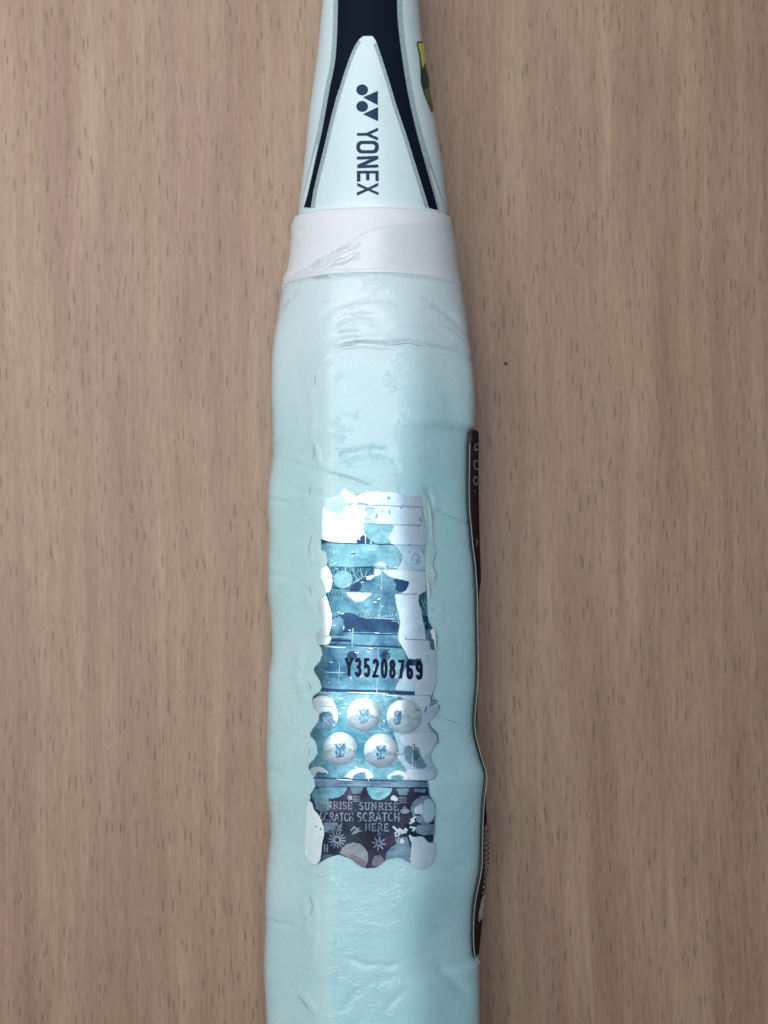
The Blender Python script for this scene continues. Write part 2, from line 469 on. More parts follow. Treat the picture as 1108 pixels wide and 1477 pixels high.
# ------------------------------------------------------------------ stroke letters (unit height, y up)
def arc(cx, cy, rx, ry, a0, a1, n=10):
    return [(cx + rx * math.cos(math.radians(a0 + (a1 - a0) * i / n)), cy + ry * math.sin(math.radians(a0 + (a1 - a0) * i / n))) for i in range(n + 1)]
GL = {
 'Y': (.62, [[(0.02, 1), (.31, .5)], [(.60, 1), (.31, .5)], [(.31, .55), (.31, 0)]]),
 '0': (.5, [arc(.25, .68, .2, .3, 0, 180) + arc(.25, .32, .2, .3, 180, 360) + [(.45, .68)]]),
 '3': (.5, [arc(.24, .76, .19, .22, 160, -80) + arc(.24, .27, .2, .25, 85, -160)]),
 '5': (.5, [[(.43, .98), (.1, .98), (.07, .55)] + arc(.24, .32, .2, .3, 120, -150)]),
 '2': (.5, [arc(.25, .74, .19, .24, 165, -25) + [(.06, .03), (.46, .03)]]),
 '8': (.5, [arc(.25, .75, .17, .22, -90, 270, 14), arc(.25, .27, .2, .25, 90, 450, 14)]),
 '7': (.5, [[(.04, .97), (.45, .97), (.2, 0)]]),
 '6': (.5, [arc(.25, .74, .19, .24, 20, 180)[:-1] + [(.06, .7), (.06, .3)] + arc(.25, .28, .19, .26, 180, 500, 14)]),
 '9': (.5, [arc(.25, .26, .19, .24, 200, 360)[:-1] + [(.44, .3), (.44, .7)] + arc(.25, .72, .19, .26, 0, 320, 14)]),
 '4': (.6, [[(.42, 0), (.42, 1), (.02, .35), (.58, .35)]]),
 'S': (.55, [arc(.27, .75, .2, .23, 30, 250)[:-1] + arc(.27, .26, .21, .25, 90, -150)]),
 'U': (.75, [[(.15, 1), (.15, .3)] + arc(.37, .28, .22, .26, 180, 360) + [(.6, 1)], [(0, .98), (.3, .98)], [(.48, .98), (.74, .98)]]),
 'N': (.8, [[(.15, 0), (.15, 1), (.63, .03), (.63, 1)], [(0, .98), (.2, .98)], [(0, .02), (.3, .02)], [(.48, .98), (.76, .98)]]),
 'R': (.72, [[(.15, 0), (.15, 1), (.4, 1)] + arc(.4, .76, .18, .23, 80, -90) + [(.15, .52)], [(.35, .5), (.7, 0.02)], [(0, .02), (.3, .02)]]),
 'I': (.36, [[(.18, 0), (.18, 1)], [(.02, .98), (.34, .98)], [(.02, .02), (.34, .02)]]),
 'E': (.66, [[(.58, .8), (.58, .97), (.14, .97), (.14, .03), (.6, .03), (.6, .22)], [(.14, .5), (.44, .5)]]),
 'C': (.62, [arc(.34, .5, .27, .47, 45, 315, 14)]),
 'A': (.66, [[(.03, 0), (.33, 1), (.63, 0)], [(.14, .33), (.52, .33)]]),
 'T': (.6, [[(.3, 0), (.3, 1)], [(.02, .97), (.58, .97)]]),
 'H': (.68, [[(.1, 0), (.1, 1)], [(.56, 0), (.56, 1)], [(.1, .5), (.56, .5)]]),
 'O': (.66, [arc(.32, .5, .28, .46, 0, 360, 18)]),
 'K': (.64, [[(.1, 0), (.1, 1)], [(.56, 1), (.1, .42)], [(.26, .58), (.6, 0)]]),
 'X': (.62, [[(.04, 0), (.56, 1)], [(.04, 1), (.56, 0)]]),
 ' ': (.4, []),
}
def text_lines(s, x, y, h, wid, gap=0.12, slope=0.0, rot=None):
    """x,y is the left end of the baseline in photo pixels; wid the total width."""
    tot = sum(GL[c][0] for c in s) + gap * (len(s) - 1)
    k = wid / tot; out = []; u = 0
    for c in s:
        w, ls = GL[c]
        for l in ls:
            q = []
            for (a, b) in l:
                X, Y = (u + a) * k, b * h
                if rot: q.append((x + X * rot[0] + Y * rot[1], y + X * rot[2] + Y * rot[3]))
                else: q.append((x + X, y - Y + slope * X))
            out.append(q)
        u += w + gap
    return out

# ------------------------------------------------------------------ the desk
def box(name, x0, x1, y0, y1, z0, z1, mat, parent=None, bev=0.0):
    bm = bmesh.new(); bmesh.ops.create_cube(bm, size=1)
    for v in bm.verts:
        v.co = Vector((x0 if v.co.x < 0 else x1, y0 if v.co.y < 0 else y1, z0 if v.co.z < 0 else z1))
    if bev: bmesh.ops.bevel(bm, geom=bm.edges[:], offset=bev, segments=3, affect='EDGES', profile=.5)
    me = bpy.data.meshes.new(name); bm.to_mesh(me); bm.free(); me.materials.append(M[mat])
    o = bpy.data.objects.new(name, me); COL.objects.link(o)
    if parent: o.parent = parent
    return o
desk = box('desk_top', -0.6, 0.6, -0.35, 0.45, -0.025, 0.0, 'wood', None, 0.0015)
desk['label'] = 'light brown wood grain desk surface under the racket handle'
desk['category'] = 'desk'
desk['kind'] = 'structure'

# ------------------------------------------------------------------ the racket: outline profile
ZC = 0.0142
LEFT = [(-200, 482), (-80, 474), (0, 466), (80, 458), (120, 452.5), (165, 446), (225, 440.5), (280, 434), (299, 431)]
RIGHT = [(-200, 590), (-80, 597), (0, 603.5), (50, 608), (108, 617), (146, 623), (190, 630), (244, 639), (298, 645)]
GLEFT = [(300, 428.5), (308, 427.3), (322, 426), (334, 422), (341, 420), (352, 420.5), (375, 418), (397, 414), (404, 409), (419, 406.5), (440, 402.5),
 (456, 399.5), (475, 395), (499, 391.5), (520, 389.7), (551, 388.8), (575, 389.3), (597, 390.5), (627, 391.2), (657, 391.5), (675, 389), (692, 385.8), (710, 384.2), (726, 384),
 (750, 385.2), (777, 386.2), (805, 384.4), (830, 383.8), (853, 384.2), (884, 387.8), (916, 389.6), (947, 389.8), (960, 387.5), (971, 385.4), (1000, 384), (1018, 383.5),
 (1060, 382.4), (1090, 381.8), (1113, 382), (1137, 382.4), (1160, 385), (1180, 386.8), (1208, 387.4), (1225, 386), (1249, 383.4), (1275, 381), (1297, 380), (1340, 380), (1395, 378.6),
 (1430, 379.5), (1453, 381), (1477, 382), (1600, 381), (1800, 380), (2100, 378), (2300, 376)]
GRIGHT = [(300, 643), (311, 645.5), (330, 651), (350, 655), (373, 659), (397, 662), (407, 664), (425, 668), (443, 671.5), (465, 675), (486, 678), (500, 680.5), (529, 684),
 (548, 686), (566, 687), (590, 687), (612, 687), (618, 684), (624, 679), (640, 677.5), (680, 676.7), (726, 676.4), (745, 678), (760, 679.5), (790, 682), (805, 684.5), (821, 686), (850, 688.2), (868, 688.6),
 (916, 689.3), (960, 689.8), (985, 689.3), (1000, 688.2), (1015, 686.5), (1035, 685), (1049, 684.9), (1060, 686), (1076, 690), (1095, 695), (1105, 698.5), (1116, 702), (1122, 702.3), (1135, 701), (1155, 698.6),
 (1176, 697), (1210, 696), (1244, 695.5), (1260, 694), (1280, 689.5), (1303, 684.9), (1325, 683), (1352, 682.6), (1375, 684), (1382, 686), (1390, 692.6), (1395, 693),
 (1453, 694), (1477, 694.6), (1600, 695), (1800, 696), (2100, 698), (2300, 700)]
def zs(py):   # height of the outline: mid height where round, upper edge of the flank where octagonal
    t = min(1, max(0, (py - 380) / 180)); return ZC + 0.0048 * t * t * (3 - 2 * t)
def prof(pts, grip=False):
    Y, X = [], []
    for (py, px) in pts:
        p = on_plane(px, py, zs(py) if grip else ZC); Y.append(p.y); X.append(p.x)
    Y = np.array(Y)[::-1]; X = np.array(X)[::-1]
    return lambda y: np.interp(y, Y, X)
cl_, cr_ = prof(LEFT), prof(RIGHT)
gl_, gr_ = prof(GLEFT, True), prof(GRIGHT, True)
def y_at(py, z=ZC): return on_plane(554, py, z).y

def crease_field(px, py, feats):
    out = np.zeros_like(px)
    for pts, w, depth in feats:
        best = np.full_like(px, 1e9); tt = np.zeros_like(px); L = len(pts) - 1
        for i in range(L):
            ax, ay = pts[i]; bx, by = pts[i + 1]
            dx, dy = bx - ax, by - ay
            t = np.clip(((px - ax) * dx + (py - ay) * dy) / (dx * dx + dy * dy + 1e-9), 0, 1)
            dd = np.hypot(px - ax - t * dx, py - ay - t * dy)
            m = dd < best; best = np.where(m, dd, best); tt = np.where(m, (i + t) / L, tt)
        fade = np.clip(np.sin(np.pi * np.clip(tt * .9 + .05, 0, 1)) * 1.6, 0, 1)
        out += 1.65 * depth * np.exp(-(best / w) ** 2) * fade
    return out
def vnoise(x, y, z, seed, octv=2):
    """sum of a few random plane waves: smooth, cheap and vectorised"""
    rng = np.random.RandomState(seed); out = 0; amp = 1.0; f = 1.0
    for o in range(octv):
        for k in range(7):
            th = rng.uniform(0, 2 * math.pi); ph = rng.uniform(0, 6.28); q = f * rng.uniform(.6, 1.5)
            tz = rng.uniform(-.6, .6)
            out = out + amp * np.sin(q * (x * math.cos(th) + y * math.sin(th) + z * tz) + ph)
        amp *= .5; f *= 2.1
    return out / 4.0

def tube_body(name, fl, fr, py0, py1, dy, nth, round_fn, feats, namp, mat, parent, zscale=0.93, p=18.0, end0=True, end1=True, extra=None, ztop=None, rim=0.0):
    ya, yb = y_at(py0, ztop or ZC), y_at(py1, ztop or ZC)   # ya > yb
    n = int((ya - yb) / dy); ys = np.linspace(ya, yb, n)
    # more angles near the visible top
    th = np.linspace(-math.pi, math.pi, nth, endpoint=False)
    th = th - 0.35 * np.sin(th)     # denser around 0 (top)
    L = fl(ys); R = fr(ys); hw = (R - L) / 2; cx = (R + L) / 2
    sm = np.convolve(np.pad(hw, 40, mode='edge'), np.ones(81) / 81, 'valid')
    hz = sm * zscale
    s, c = np.sin(th), np.cos(th)
    nrm = [(0, 1), (math.sqrt(.5), math.sqrt(.5)), (1, 0), (math.sqrt(.5), -math.sqrt(.5))]
    acc = sum(np.abs(s * a + c * b) ** p for a, b in nrm)
    roct = acc ** (-1 / p)
    roct = roct / roct.max() * 1.035
    roct = roct / np.max(np.abs(roct * s))
    rf = round_fn(ys)[:, None]
    rr = roct[None, :] * (1 - rf) + rf
    X = cx[:, None] + rr * s[None, :] * hw[:, None]
    Z = ZC + rr * c[None, :] * hz[:, None]
    Yg = np.repeat(ys[:, None], nth, 1) + rim * (1 - np.abs(c[None, :])) * np.clip((ys - yb) / (ya - yb), 0, 1)[:, None]
    P = np.stack([X.ravel(), Yg.ravel(), Z.ravel()], 1)
    px, py = project_np(P)
    nx = (rr * s[None, :]).ravel(); nz = (rr * c[None, :]).ravel(); nl = np.hypot(nx, nz); nx /= nl; nz /= nl
    disp = crease_field(px, py, feats)
    if extra is not None: disp += extra(px, py)
    topw = np.clip(nz * 1.6, 0, 1)
    disp = disp * topw
    disp += namp * vnoise(P[:, 0] * 260, P[:, 1] * 330, P[:, 2] * 260, 3, 3) * np.clip(nz + .35, 0, 1)
    P[:, 0] += nx * disp * MM; P[:, 2] += nz * disp * MM
    V = [tuple(v) for v in P]
    F = []
    for j in range(n - 1):
        a = j * nth
        for i in range(nth):
            i2 = (i + 1) % nth
            F.append((a + i, a + nth + i, a + nth + i2, a + i2))
    for on, j, sg in ((end0, 0, 1), (end1, n - 1, -1)):
        if on:
            V.append((float(cx[j]), float(ys[j]) + sg * 0.0004, ZC)); ci = len(V) - 1
            for i in range(nth):
                a, b = j * nth + i, j * nth + (i + 1) % nth
                F.append((a, b, ci) if sg > 0 else (b, a, ci))
    F = [tuple(reversed(f)) for f in F]
    o = link_mesh(name, V, F, mat, parent)
    return o

racket = bpy.data.objects.new('badminton_racket', None); COL.objects.link(racket)
racket['label'] = 'white badminton racket handle with wrapped pale blue grip and hologram sticker lying on the desk'
racket['category'] = 'racket'

# cone (cap) of the racket and a short run of shaft beyond the frame
cone = tube_body('cone_cap', cl_, cr_, -190, 345, 0.0005, 180, lambda y: np.ones_like(y), [], 0.0, 'cone', racket, zscale=0.93)
# the thin shaft
def lathe(name, prof_, mat, parent, n=40):
    V, F = [], []
    for (y, r) in prof_:
        for i in range(n):
            a = 2 * math.pi * i / n; V.append((CXS + r * math.sin(a), y, ZC + r * math.cos(a)))
    for j in range(len(prof_) - 1):
        for i in range(n):
            a, b = j * n + i, j * n + (i + 1) % n; F.append((a, b, b + n, a + n))
    F.append(tuple(range(n))[::-1]); F.append(tuple(range((len(prof_) - 1) * n, len(prof_) * n)))
    return link_mesh(name, V, F, mat, parent)
CXS = float((cl_(y_at(-185)) + cr_(y_at(-185))) / 2)
lathe('shaft', [(y_at(-185), .0034), (y_at(-185) + .20, .0034)], 'shaft', racket)

# padded grip
GF = [
 ([(404, 406), (440, 399), (500, 394), (552, 391), (625, 399), (668, 410)], 3.0, -0.10),
 ([(484, 443), (512, 434), (546, 430), (600, 436)], 4, -0.10),
 ([(478, 452), (512, 442), (560, 440)], 5, 0.06),
 ([(486, 467), (494, 459), (520, 454), (548, 457)], 3.5, -0.14),
 ([(484, 484), (505, 481), (525, 483)], 3, -0.16),
 ([(484, 476), (510, 470), (540, 471)], 4, 0.08),
 ([(481, 503), (497, 499), (521, 496), (552, 499), (589, 494), (613, 500), (644, 505), (680, 519), (690, 524)], 3.5, -0.22),
 ([(484, 494), (520, 488), (589, 486), (640, 496), (684, 510)], 5, 0.10),
 ([(613, 430), (647, 452), (675, 482), (686, 505)], 4, -0.12),
 ([(404, 446), (412, 434), (428, 421)], 3, -0.14),
 ([(430, 470), (460, 462), (478, 450)], 5, -0.08),
 ([(484, 662), (505, 655), (540, 650), (566, 655)], 8, -0.18),
 ([(484, 672), (520, 668), (566, 664)], 5, 0.06),
 ([(392, 659), (420, 667), (446, 676), (468, 681), (503, 690), (538, 702)], 2.2, -0.13),
 ([(470, 676), (503, 684), (538, 696)], 3.5, 0.06),
 ([(629, 734), (651, 745), (678, 757)], 2.2, -0.16),
 ([(612, 702), (620, 716), (624, 730)], 2.5, -0.12),
 ([(384, 721), (400, 723), (420, 727)], 3, -0.14),
 ([(384, 794), (405, 799)], 3, -0.10),
 ([(384, 828), (400, 830), (424, 835)], 3, -0.12),
 ([(382, 1108), (400, 1114)], 3, -0.10),
 ([(385, 1180), (405, 1172)], 4, -0.12),
 ([(628, 1032), (648, 1039), (676, 1050)], 2.2, -0.16),
 ([(640, 1180), (668, 1184), (690, 1186)], 3, -0.08),
 ([(620, 1336), (650, 1341), (684, 1347)], 3, -0.10),
 ([(378, 1324), (400, 1332), (425, 1336)], 3, -0.12),
 ([(498, 1379), (526, 1392), (560, 1394), (583, 1388)], 4, -0.06),
 ([(492, 1462), (510, 1436), (538, 1416), (570, 1412)], 5, -0.05),
 ([(556, 1458), (572, 1440), (590, 1426)], 5, -0.05),
 ([(432, 1432), (448, 1448), (455, 1462)], 5, 0.10),
 ([(630, 1395), (650, 1410), (680, 1440)], 9, -0.14),
 ([(640, 560), (668, 640), (664, 700)], 12, -0.05),
 ([(436, 930), (428, 975), (438, 1010)], 6, 0.08),
 ([(440, 860), (450, 876)], 6, 0.08),
 ([(437, 1300), (445, 1330), (440, 1350)], 6, 0.08),
]
GF += [([(440, 420), (460, 412), (476, 416)], 2.2, -.08), ([(448, 560), (452, 590), (450, 640)], 5, .06), ([(452, 1290), (456, 1330), (452, 1400)], 5, .06),
 ([(596, 470), (622, 474), (650, 486)], 2.5, -.07), ([(560, 468), (590, 466), (620, 472)], 3, .06), ([(500, 520), (560, 516), (620, 522)], 6, .05), ([(455, 640), (462, 668)], 3.5, .10), ([(420, 705), (450, 712), (466, 708)], 3, -.08)]
rngw = np.random.RandomState(11)
for k in range(46):   # many faint wrinkles across the wrap, mostly from the edges inwards
    y = rngw.uniform(420, 1470); side = rngw.rand() < .5
    L = rngw.uniform(12, 45); x0 = rngw.uniform(384, 430) if side else rngw.uniform(632, 684)
    sl = rngw.uniform(-.25, .45)
    GF.append(([(x0, y), (x0 + L * .5, y + sl * L * .5 + rngw.uniform(-2, 2)), (x0 + L, y + sl * L)], rngw.uniform(2, 4.5), rngw.uniform(-.07, .05)))
def grip_extra(px, py):
    # the padded grip ends in a step at about 400; above it only tape
    s = 1 / (1 + np.exp(-(py - 402 + 6 * np.sin((px - 420) / 38.)) / 2.2))
    seam = 1 / (1 + np.exp((px - 480.5) / 0.9)) * (py > 408)
    return 0.16 * s - 0.16 + 0.02 * seam
def round_fn(y):
    # round under the tape, octagonal further down
    a, b = y_at(380), y_at(560)
    t = np.clip((a - y) / (a - b), 0, 1); t = t * t * (3 - 2 * t)
    return 1 - t * .93
grip = tube_body('padded_grip', gl_, gr_, 393, 2180, 0.00030, 300, round_fn, GF, 0.035, 'grip', racket, extra=grip_extra, zscale=.9, ztop=.0255)
# tape band (collar) over the top end of the grip
CF = [
 ([(440, 385), (470, 372), (500, 352), (530, 335)], 3, -0.06),
 ([(528, 334), (570, 324), (640, 318)], 3, -0.05),
 ([(426, 330), (440, 334)], 5, -0.08),
]
def coll_extra(px, py):
    return 0.02 * np.sin(px / 17.) + 0.07
collar = tube_body('tape_band', prof([(290, 433)] + GLEFT), prof([(290, 642)] + GRIGHT), 301, 401, 0.00030, 260, round_fn, CF, 0.02, 'collar', racket, extra=coll_extra, zscale=.9, ztop=.0242, rim=0.0011)

S_cone, S_grip, S_collar = Surface(cone), Surface(grip), Surface(collar)

# ------------------------------------------------------------------ paint on the cone
z1 = lambda pts: [(400 + x / 3.693, y / 3.693) for x, y in pts]
outer_l = [(488, -60), (488, -30), (488, 0), (487.4, 30), (486.5, 55), (484.5, 85), (481, 105), (476.5, 125), (470, 162), (465, 190), (458.8, 217), (451, 252), (444.7, 279), (439, 299)]
inner_l = [(449.3, 300), (453, 275), (458.6, 252), (467.4, 216), (478.5, 168), (489, 130), (501, 92), (510.5, 68), (518.5, 56), (524.5, 52)]
inner_r = [(537, 52), (542, 58), (549, 78), (560.5, 114), (573, 157), (587, 198), (597.7, 233), (608.5, 268), (618.3, 300)]
outer_r = [(631.5, 303), (627.5, 287), (616.6, 249), (604.4, 206), (593.6, 162), (585.5, 122), (577.4, 68), (573, 27), (572.3, 0), (572, -30), (572, -60)]
black = chaikin(outer_l, 1, False) + chaikin(inner_l, 1, False) + chaikin(inner_r, 1, False) + chaikin(outer_r, 1, False)
def shift(pts, dx): return [(x + dx, y) for x, y in pts]
o = strokes('silver_line', [shift(chaikin(outer_l, 1, False), -3.2)], 7.4, 'silver', 1, racket, S_cone, cap=False)
o = strokes('silver_line', [[(x + 3.6 + max(0, y - 180) * .022, y) for x, y in chaikin(outer_r, 1, False)]], 8.6, 'silver', 1, racket, S_cone, cap=False)
o = strokes('silver_line', [shift(chaikin(inner_l, 1, False), 2.3)[:-3]], 5.0, 'silver', 1, racket, S_cone, cap=False)
o = strokes('silver_line', [shift(chaikin(inner_r, 1, False), -2.6)[3:]], 5.0, 'silver', 1, racket, S_cone, cap=False)
patch('black_stripe', black, 'black', 3, racket, S_cone, 4.0)
strokes('white_pinstripe', [shift(inner_r, -.8)[4:]], 0.9, 'linew_foil', 5, racket, S_cone, cap=False)
strokes('white_pinstripe', [shift(inner_l, .6)[:6]], 0.8, 'linew_foil', 5, racket, S_cone, cap=False)
zy = lambda pts: [(480 + x / 7.38, 100 + y / 7.38) for x, y in pts]
brand = bpy.data.objects.new('brand_mark', None); COL.objects.link(brand); brand.parent = racket
for cy in (220, 396): patch('emblem_dot', zy(circle(314, cy, 62, 32, 58)), 'navy_ink', 3, brand, S_cone, 3)
patch('emblem_wedge', zy([(322, 300), (480, 230), (480, 382)]), 'navy_ink', 3, brand, S_cone, 3)
patch('emblem_wedge', zy([(322, 478), (483, 403), (483, 554)]), 'navy_ink', 3, brand, S_cone, 3)
def letter(pl, holes=()): patch('letter', zy(pl), 'navy_ink', 3, brand, S_cone, 3, holes=[zy(h) for h in holes])
letter([(258, 680), (358, 678), (482, 622), (482, 654), (402, 692), (482, 726), (482, 759), (360, 708), (258, 708)])
def rrect(x0, x1, y0, y1, r, n=6):
    out = []
    for cx, cy, a in ((x1 - r, y1 - r, 0), (x0 + r, y1 - r, 90), (x0 + r, y0 + r, 180), (x1 - r, y0 + r, 270)):
        for i in range(n + 1): out.append((cx + r * math.cos(math.radians(a + 90 * i / n)), cy + r * math.sin(math.radians(a + 90 * i / n))))
    return out
letter(rrect(252, 490, 762, 896, 58), [rrect(290, 450, 796, 862, 31)])
letter([(258, 930), (485, 922), (485, 956), (345, 1020), (485, 1014), (485, 1046), (262, 1054), (262, 1018), (398, 958), (258, 962)])
letter([(258, 1082), (488, 1080), (488, 1190), (455, 1190), (455, 1110), (392, 1110), (392, 1182), (355, 1182), (355, 1110), (295, 1110), (295, 1196), (258, 1196)])
letter([(262, 1210), (376, 1262), (485, 1208), (485, 1240), (405, 1277), (488, 1312), (488, 1342), (376, 1292), (258, 1346), (258, 1312), (342, 1277), (262, 1242)])

# printed decal on the right flank of the cone
cz = lambda pts: [(590 + x / 8.2, 20 + y / 8.2) for x, y in pts]
dec = cz([(85, 345), (100, 332), (148, 330), (182, 355), (205, 480), (225, 620), (262, 860), (285, 960), (300, 1080), (272, 1165), (215, 1040), (165, 920), (135, 790), (130, 620), (118, 500), (92, 380)])
flank = patch('side_decal', dec, 'green_label', 3, racket, S_cone, 2.0)
patch('decal_patch', cz([(96, 352), (150, 345), (182, 400), (185, 560), (155, 650), (140, 560), (128, 470)]), 'yellow_label', 5, flank, S_cone, 2)
patch('decal_patch', cz([(135, 640), (185, 620), (225, 740), (235, 860), (165, 900), (138, 790)]), 'darkgreen_label', 5, flank, S_cone, 2)
patch('decal_patch', cz([(245, 1020), (272, 1000), (285, 1070), (265, 1100)]), 'orange_label', 5, flank, S_cone, 2)
strokes('decal_edge', [cz([(148, 330), (100, 334), (88, 352), (115, 470), (128, 560), (132, 700), (140, 830), (180, 960), (230, 1080), (262, 1160)])], 1.3, 'darkgreen_label', 6, flank, S_cone, step=2)

# ------------------------------------------------------------------ label on the right flank of the grip, with the lifted wrap edge
Lc = [(py, px) for (py, px) in GRIGHT if 618 <= py <= 1390]
Rr = [(620, 690), (626, 690.8), (680, 690.5), (708, 690.8), (750, 691.5), (790, 692.5), (815, 693.5), (836, 694), (850, 692), (870, 690.4), (916, 690.6), (985, 690), (1000, 689.6),
      (1020, 688.5), (1049, 687.6), (1060, 687.4), (1076, 690.6), (1116, 702.4), (1135, 701.4), (1165, 701), (1190, 703.5), (1215, 705.5), (1245, 705), (1275, 701.5), (1287, 699.8), (1315, 698.6), (1330, 695.5), (1350, 693.6), (1372, 691.6), (1382, 690)]
def build_label():
    ys = np.arange(620, 1383, 2.0)
    Lx = np.interp(ys, [a for a, b in Lc], [b for a, b in Lc]); Rx_ = np.interp(ys, [a for a, b in Rr], [b for a, b in Rr])
    V, F = [], []; K = 7
    for j, y in enumerate(ys):
        e = 0.0
        tt = (y - 620) / 6.0
        xl, xr = Lx[j], max(Rx_[j], Lx[j] + .4)
        if tt < 1: m = (xl + xr) / 2; w = (xr - xl) / 2 * math.sqrt(max(0.02, 1 - (1 - tt) ** 2)); xl, xr = m - w, m + w
        if y < 640: xl = max(xl, 679)
        for k in range(K + 1):
            s = k / K
            px = xl + (xr - xl) * s
            z = (18.9 - 8.5 * s * s) * MM
            V.append(on_plane(px, y, z))
    for j in range(len(ys) - 1):
        for k in range(K):
            a = j * (K + 1) + k; F.append((a, a + K + 1, a + K + 2, a + 1))
    o = link_mesh('side_label', V, F, 'label_dark', racket)
    set_feather(o, [1.0] * len(V))
    md = o.modifiers.new('thickness', 'SOLIDIFY'); md.thickness = 0.00012; md.offset = -1
    return o
label = build_label()
S_label = Surface(label)
edge_pts = [(b + .3 + .5 * noise.noise((a * .09, 1, 2)), a) for a, b in chaikin([(a, b) for a, b in Lc if a > 624], 1, False)]
def tube(name, pts, r, mat, parent, z, n=6):
    V, F = [], []
    P = []
    for i in range(len(pts) - 1):
        a, b = Vector(pts[i]), Vector(pts[i + 1]); k = max(1, int((b - a).length / 3))
        for q in range(k): P.append(a.lerp(b, q / k))
    P.append(Vector(pts[-1]))
    W = [on_plane(p.x, p.y, z(p) if callable(z) else z) for p in P]
    for i, w in enumerate(W):
        t = (W[min(len(W) - 1, i + 1)] - W[max(0, i - 1)]).normalized()
        u = t.cross(Vector((0, 0, 1))).normalized(); v = u.cross(t)
        rr = r * (1 + .35 * noise.noise((P[i].y * .2, 3, 1)))
        for k in range(n):
            a = 2 * math.pi * k / n; V.append(w + u * rr * math.cos(a) + v * rr * math.sin(a))
    for i in range(len(W) - 1):
        for k in range(n):
            a, b = i * n + k, i * n + (k + 1) % n; F.append((a, b, b + n, a + n))
    return link_mesh(name, V, F, mat, parent)
tube('wrap_edge', edge_pts, 0.00004, 'cream_edge', racket, 0.0192)
# handwriting and print on the label
q7 = lambda pts: [(640 + x / 3.69, 600 + y / 3.69) for x, y in pts]
q8 = lambda pts: [(640 + x / 3.69, 1000 + y / 3.69) for x, y in pts]
strokes('lettering', [q7([(160, 180), (183, 178)]), q7([(183, 152), (168, 150), (163, 165), (172, 186)]),
                      q7([(163, 240), (160, 262), (168, 284), (182, 282)]), q7([(165, 236), (180, 240)]),
                      q7([(163, 325), (158, 345), (166, 368)]), q7([(165, 320), (178, 330)]), q7([(166, 366), (178, 362), (180, 350)]),
                      q7([(172, 655), (178, 668), (174, 690)]), q7([(162, 398), (166, 404)]), q7([(200, 905), (206, 912)])],
        1.0, 'label_white', 2, label, S_label, step=2)
patch('white_panel', q8([(218, 1062), (221, 1150), (210, 1190), (186, 1218), (184, 1180), (198, 1110), (212, 1075)]), 'label_white', 2, label, S_label, 2)
chev = []
for k in range(15):
    y = 690 + k * 26
    chev.append(q8([(214 - max(0, k - 9) * 2, y + 34), (228, y + 8), (238, y - 10)]))
    chev.append(q8([(222, y + 38), (238, y + 12)]))
strokes('chevron_print', chev, 0.9, 'label_white', 2, label, S_label, step=2)

# ------------------------------------------------------------------ hologram sticker
def T(ox, oy): return lambda pts: [(ox + x / 11.08, oy + y / 11.08) for x, y in pts]
A, B, C, D = T(440, 690), T(540, 690), T(440, 780), T(540, 780)
E, Fq, G, H = T(440, 870), T(540, 870), T(440, 960), T(540, 960)
I, J, K, L = T(440, 1050), T(540, 1050), T(440, 1120), T(540, 1120)
Mq, Nq = T(440, 1180), T(540, 1180)
base_out = (
 A([(300, 300), (290, 450), (265, 970)]) + C([(262, 140), (340, 160), (372, 300), (350, 400), (280, 440), (245, 520), (260, 600), (310, 670), (345, 760), (352, 830), (335, 872), (230, 980)]) +
 E([(215, 60), (250, 150), (310, 230), (322, 310), (290, 390), (200, 480), (190, 570), (230, 650), (272, 700), (300, 820), (250, 940), (170, 1030)]) +
 G([(163, 80), (200, 150), (258, 240), (277, 320), (250, 410), (150, 490), (128, 560), (160, 680), (245, 750), (252, 880), (150, 1000), (100, 1080)]) +
 I([(100, 130), (170, 190), (210, 290), (217, 400), (170, 490), (90, 570), (70, 640), (160, 790), (190, 830), (190, 940), (110, 1090)]) +
 K([(75, 380), (50, 620), (40, 1000)]) + Mq([(30, 500), (60, 620), (110, 700), (180, 738), (240, 712), (300, 675), (400, 620), (560, 575), (650, 590), (740, 640), (800, 700), (900, 760), (1000, 788), (1100, 780)]) +
 Nq([(60, 750), (150, 680), (250, 630), (370, 613), (460, 640), (540, 685), (620, 765), (750, 798), (860, 740), (925, 620), (937, 400), (932, 100)]) +
 L([(945, 450), (860, 300), (842, 80)]) + J([(840, 835), (950, 800), (990, 700), (900, 550), (872, 430), (930, 300), (1003, 220), (985, 90)]) +
 H([(900, 1000), (850, 900), (945, 800), (1022, 690), (1000, 600), (960, 560), (920, 450), (960, 280), (980, 150)]) +
 Fq([(970, 980), (955, 760), (960, 600), (935, 400), (850, 280), (842, 100)]) + D([(832, 820), (800, 500), (812, 80)]) +
 B([(800, 1000), (770, 740), (750, 460), (728, 275), (600, 300), (480, 290), (380, 230)]) + A([(1000, 210), (830, 280), (620, 160), (560, 260), (420, 310)]))
sticker = patch('hologram_sticker', base_out, 'mid_foil', 0, racket, S_grip, 3.0, smooth=1, base=0.00007)
md = sticker.modifiers.new('thickness', 'SOLIDIFY'); md.thickness = 0.00006; md.offset = -1
SB = 0.00007
SOFT = {'foil_panel': 2.6, 'glare_patch': 1.2, 'foil_disc': 1.4, 'print_or_shade': 5.0, 'dark_patch': 1.2, 'scratch_or_glint': 1.0, 'scuff': 2.0, 'print_dot': 1.2, 'sun_print': 1.0}
def sp(name, poly, mat, layer, smooth=0, step=3.0, holes=(), bulge=None): return patch(name, poly, mat, layer, sticker, S_grip, min(step, 2.4), smooth, holes, SB, bulge, SOFT.get(name, 0))
def st(name, lines, w, mat, layer, taper=False, cap=True, step=3.0): return strokes(name, lines, w, mat, layer, sticker, S_grip, SB, step, taper, cap)

